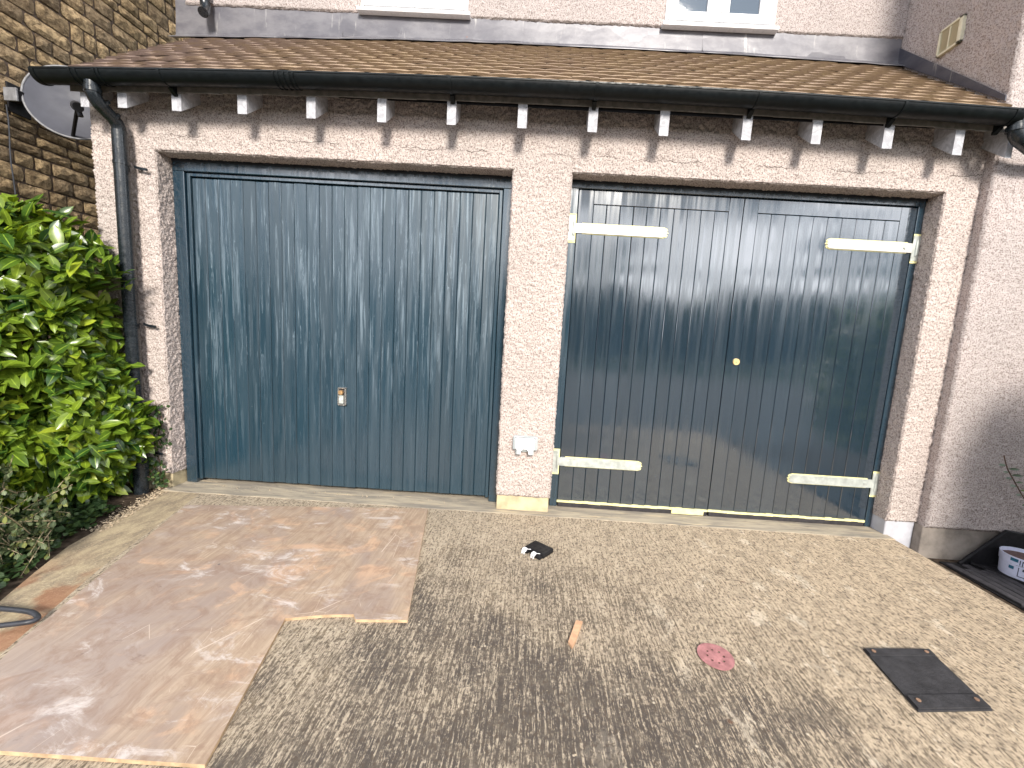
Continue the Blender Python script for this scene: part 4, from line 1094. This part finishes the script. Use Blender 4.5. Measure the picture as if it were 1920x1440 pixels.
for p, k_ in shoots:
    outd = Vector((.25 + .5 * (1 if k_ == 0 else 0), -1 if k_ else -.4, .25 + (.9 if k_ == 2 else 0))).normalized()
    outd = (outd + Vector((rl.gauss(0, .45), rl.gauss(0, .35), rl.gauss(0, .35)))).normalized()
    nl = rl.randint(4, 6); a0 = rl.uniform(0, 6.28); tt = outd.orthogonal().normalized(); bb = outd.cross(tt)
    for i in range(nl):
        a = a0 + i * 2.4; rad = (tt * math.cos(a) + bb * math.sin(a))
        d = (outd * rl.uniform(.25, .8) + rad * 1.0 + Vector((0, 0, rl.uniform(-.35, .15)))).normalized()
        up = (outd * .9 + Vector((.1, -.35, .8)) - d * .2).normalized()
        pos = p - outd * (.018 * i)
        lm_all.append((leafmat(pos, d, up, rl.uniform(.7, 1.12)), rl.randint(0, 3), -pos.y + (pos.x + 3.0) * .15 + rl.uniform(0, .25)))
# inner, darker fill
for _ in range(2600):
    z_ = rl.uniform(.05, 1.7); x_ = rl.uniform(-3.7, hx(z_) - .10); y_ = fy(x_, z_) + rl.uniform(.09, .30)
    d = Vector((rl.gauss(0, 1), rl.gauss(0, .6), rl.gauss(0, .8))).normalized(); lm_all.append((leafmat(Vector((x_, y_, z_)), d, Vector((rl.gauss(0, .3), -.4, .8)), rl.uniform(.8, 1.15)), rl.randint(0, 3), -9))
vis = [i for i, (mx_, pi, sc) in enumerate(lm_all) if -2.95 < mx_.translation.x and .15 < mx_.translation.z < 1.8 and sc > 0]
vis.sort(key=lambda i: -lm_all[i][2]); chosen = set(vis[:300])
lmesh = []
for i, pr in enumerate(protos):
    me = bake([pr], [(Matrix.Identity(4), 0)], 'leaf', M_leaf); lmesh.append(me)
for i in chosen:
    mx_, pi, _ = lm_all[i]; part('leaf', lmesh[pi], M_leaf, laurel, mx_)
part('foliage', bake(protos, [(a, b_) for i, (a, b_, c_) in enumerate(lm_all) if i not in chosen], 'foliage', M_leaf), M_leaf, laurel, kind='stuff')
b = MB()
for _ in range(70):
    x_ = rl.uniform(-3.4, -2.72); y_ = rl.uniform(-.30, -.12); top = rl.uniform(.8, 1.5); x2 = x_ + rl.uniform(-.25, .25)
    b.tube([(x_, y_, -.02), ((x_ + x2) / 2, y_ - .03, top / 2), (min(x2, hx(top) - .12), y_ - .08, top)], [.012, .008, .004], 6)
part('stems', b, M_twig, laurel, kind='stuff')

# small grey-leaved shrub at lower left
shrub = thing('trailing_shrub', 'low straggly shrub with small grey-green leaves and pale stems at the lower left', 'shrub', (-2.7, -.9, 0))
ps = [leaf_mesh(.032, .022, .1, .05, 3), leaf_mesh(.026, .019, .1, .1, 3)]
items = []; st = MB()
for _ in range(300):
    x_ = rl.uniform(-3.2, -2.1); y_ = rl.uniform(-1.25, -.62); 
    lim = -2.20 + (-.6 - y_) * .50
    x_ = min(x_, lim); hmax = .66 * max(.25, min(1, (lim - x_) / .55)); z_ = rl.uniform(.02, hmax)
    d = Vector((rl.uniform(.1, 1), rl.uniform(-.5, .1), rl.uniform(-.25, .45))).normalized(); Ln = rl.uniform(.15, .36)
    p0 = Vector((x_ - d.x * Ln * .6, y_, z_)); pts_ = [p0 + d * Ln * t + Vector((0, 0, -.10 * t * t * Ln)) for t in (0, .3, .6, 1)]
    if pts_[-1].x > lim + .03: continue
    st.tube(pts_, [.0028, .0022, .0018, .0012], 5)
    for k in range(13):
        t = k / 13 + .04; pp = pts_[0].lerp(pts_[-1], t); sd_ = 1 if k % 2 else -1
        dd = (d * .4 + Vector((0, rl.uniform(-1, .1), sd_ * rl.uniform(.4, 1)))).normalized()
        items.append((leafmat(pp, dd, Vector((rl.gauss(0, .3), -.7, .7)), rl.uniform(.7, 1.25)), rl.randint(0, 1)))
part('foliage', bake(ps, items, 'foliage', M_leafs), M_leafs, shrub, kind='stuff')
part('stems', st, M_palestem, shrub, kind='stuff')

# ivy ground cover and edge
ivp = [leaf_mesh(.038, .040, .15, .1, 3), leaf_mesh(.03, .03, .1, .2, 3)]
items = []
for _ in range(4200):
    y_ = rl.uniform(-1.9, -.35); lim = np.interp(-y_, [.35, .78, .98, 1.24, 1.6, 2], [-2.30, -2.17, -2.08, -1.93, -1.78, -1.7]) + rl.gauss(0, .025) - .04
    x_ = lim - abs(rl.gauss(0, .35)); z_ = rl.uniform(0, .05) + min(.15, (lim - x_) * .25) * rl.random()
    items.append((leafmat(Vector((x_, y_, z_)), Vector((rl.gauss(0, 1), rl.gauss(0, 1), rl.uniform(-.1, .5))), Vector((rl.gauss(0, .4), rl.gauss(0, .4) - .3, 1)), rl.uniform(.5, 1.1)), rl.randint(0, 1)))
o = part('ground_ivy', bake(ivp, items, 'ground_ivy', M_ivy), M_ivy, kind='stuff'); o['label'] = 'dark ivy covering the bed along the left edge of the drive'
# climbing ivy beside the pipe
items = []; b = MB()
for (xs_, z0_, z1_, w_) in ((-2.375, .12, .62, .035), (-2.345, .30, .60, .04)):
    pts_ = [(xs_ + .02 * math.sin(z0_ * 9 + k), -.022, z0_ + (z1_ - z0_) * k / 8) for k in range(9)]; b.tube(pts_, .0025, 5)
    for k in range(60):
        z_ = rl.uniform(z0_, z1_); items.append((leafmat(Vector((xs_ + rl.gauss(0, w_ * .7), -.025 - rl.uniform(0, .02), z_)), Vector((rl.gauss(0, 1), -.2, rl.gauss(0, 1))), Vector((.1, -1, .3)), rl.uniform(.4, .75)), rl.randint(0, 1)))
b.tube([(-2.35, -.02, .60), (-2.32, -.02, .625), (-2.27, -.02, .635)], .0022, 5)
iv = thing('climbing_ivy', 'sprig of dark ivy climbing the render right of the downpipe', 'ivy', (-2.36, -.02, 0))
part('foliage', bake(ivp, items, 'foliage', M_ivy), M_ivy, iv, kind='stuff'); part('stem', b, M_twig, iv)
items = []; b = MB()
for k in range(9):
    a = rl.uniform(-.9, .9); tip = Vector((-2.335 + .08 * a, -.04 - rl.random() * .04, .08 + rl.random() * .12)); root = Vector((-2.345, -.03, -.01)); b.tube([root, root.lerp(tip, .5) + Vector((0, 0, .02)), tip], .002, 5)
    for j in range(9):
        t = .3 + .7 * j / 9; items.append((leafmat(root.lerp(tip, t), Vector((rl.gauss(0, 1), -.4, rl.gauss(.3, .6))), Vector((0, -.6, .8)), rl.uniform(.5, .9)), rl.randint(0, 1)))
wd = thing('small_weed', 'small leafy weed growing at the plinth beside the downpipe foot', 'weed', (-2.345, -.03, 0))
part('foliage', bake(ivp, items, 'foliage', M_ivy), M_ivy, wd, kind='stuff'); part('stem', b, M_twig, wd)
# twig at the right edge
tw = thing('leafy_branch', 'thin brown branch with sparse olive leaves before the wall at the right edge', 'branch', (3.36, -.22, .3))
pts_ = [(3.160, -.20, .665), (3.20, -.20, .58), (3.255, -.205, .50), (3.335, -.21, .39), (3.45, -.22, .24), (3.62, -.24, .0), (3.7, -.25, Zg)]
part('stem', MB().tube(smoothp(pts_), .0032, 6), M_twig, tw, smooth=True)
lf = leaf_mesh(.060, .018, .2, .15, 3); lme = bake([lf], [(Matrix.Identity(4), 0)], 'leaf', M_ivy)
sp_ = smoothp(pts_, 4)
for k in range(3, len(sp_) - 3, 1):
    sd_ = -1 if k % 2 else 1
    part('leaf', lme, M_ivy, tw, leafmat(sp_[k], Vector((sd_ * 1.0, -.3, .12)), Vector((0, -.8, .6)), rl.uniform(.7, 1.1)))

# ------------------------------------------------------------------ loose debris
def chips(n, fn, smin, smax, flat=.5):
    b = MB()
    for _ in range(n):
        x_, y_, z_ = fn(); s_ = rl.uniform(smin, smax); vs = []
        ax = [Vector((rl.gauss(0, 1), rl.gauss(0, 1), rl.gauss(0, .4))).normalized() for _ in range(5)]
        vs = [Vector((x_, y_, z_)) + a * s_ for a in ax]
        b.add(vs, [(0, 1, 2), (0, 2, 3), (0, 3, 1), (4, 2, 1), (4, 3, 2), (4, 1, 3)])
    return b
def f1():
    y_ = rl.uniform(-.62, .0); lim = np.interp(-y_, [0, .35, .78], [-2.32, -2.22, -2.12]); return lim - abs(rl.gauss(0, .05)) + .02, y_, rl.uniform(-.008, .004)
o = part('chippings', chips(1300, f1, .003, .0085), M_chip, kind='stuff', nofix=True); o['label'] = 'pale wood chips and grit along the bed edge'
def f2():
    t = rl.random(); y_ = -.12 - t * 1.7; return 2.76 + rl.gauss(0, .035), y_, rl.uniform(-.112, -.09)
o = part('leaf_litter', chips(900, f2, .005, .014), simple('brown_litter', (.10, .06, .05), .9, .1, var=.6, scale=60), kind='stuff', nofix=True); o['label'] = 'dark leaf litter in the gap beside the drive'
def f3(): return rl.uniform(-2.1, 2.7), rl.uniform(-1.7, -.05), .003
o = part('grit', chips(420, f3, .0012, .0042), M_chip, kind='stuff', nofix=True); o['label'] = 'small grit scattered over the drive'
def f4():
    x_ = rl.uniform(XL1 + .05, XP1 - .1); return x_, D - .02 - abs(rl.gauss(0, .02)), .008
o = part('paint_flakes', chips(90, f4, .002, .006), M_chip, kind='stuff', nofix=True); o['label'] = 'flakes lying along the foot of the left door'

# ------------------------------------------------------------------ what lies behind the viewer (seen mirrored in the gloss)
tp = [leaf_mesh(.42, .34, .2, .1, 3)]
items = []
for x_ in np.arange(-60, 60, 2.6):
    cx_ = x_ + rl.uniform(-1, 1); hh = rl.uniform(3.6, 5.4); rr_ = rl.uniform(1.8, 2.8); cy_ = -24 + rl.uniform(-2, 2)
    for _ in range(420):
        v = Vector((rl.gauss(0, 1), rl.gauss(0, 1), rl.gauss(0, 1))).normalized() * rl.uniform(.75, 1.0)
        p = Vector((cx_ + v.x * rr_, cy_ + v.y * rr_, hh * .52 + v.z * hh * .48))
        items.append((leafmat(p, Vector((rl.gauss(0, 1), rl.gauss(0, 1), rl.gauss(0, 1))), v + Vector((0, 0, .5)), rl.uniform(1.2, 2.4)), 0))
o = part('tree_line', bake(tp, items, 'tree_line', M_tree), M_tree, kind='stuff'); o['label'] = 'line of trees across the road behind the viewer'
# added shrub out of frame at the right, placed to shade the wing wall
ts = thing('shade_shrub', 'dense clipped shrub added out of view right of the drive to shade the wing wall', 'shrub', (4.0, -1.3, -.11))
items = []
while len(items) < 3600:
    u = (rl.uniform(-1, 1), rl.uniform(-1, 1), rl.uniform(-1, 1))
    if u[0] ** 4 + abs(u[1]) ** 3 + u[2] ** 4 > 1.0 + rl.uniform(-.15, .05): continue
    p = Vector((4.00 + u[0] * .74, -1.30 + u[1] * .42, .98 + u[2] * .80))
    items.append((leafmat(p, Vector((rl.gauss(0, 1), rl.gauss(0, 1), rl.gauss(0, 1))), Vector(u) + Vector((0, 0, .5)), rl.uniform(.9, 1.5)), rl.randint(0, 3)))
part('foliage', bake(protos, items, 'foliage', M_leaf), M_leaf, ts, kind='stuff')
part('trunk', MB().tube([(4.0, -1.3, -.14), (4.02, -1.28, .5), (3.98, -1.3, 1.1)], [.06, .045, .02], 8), M_twig, ts)
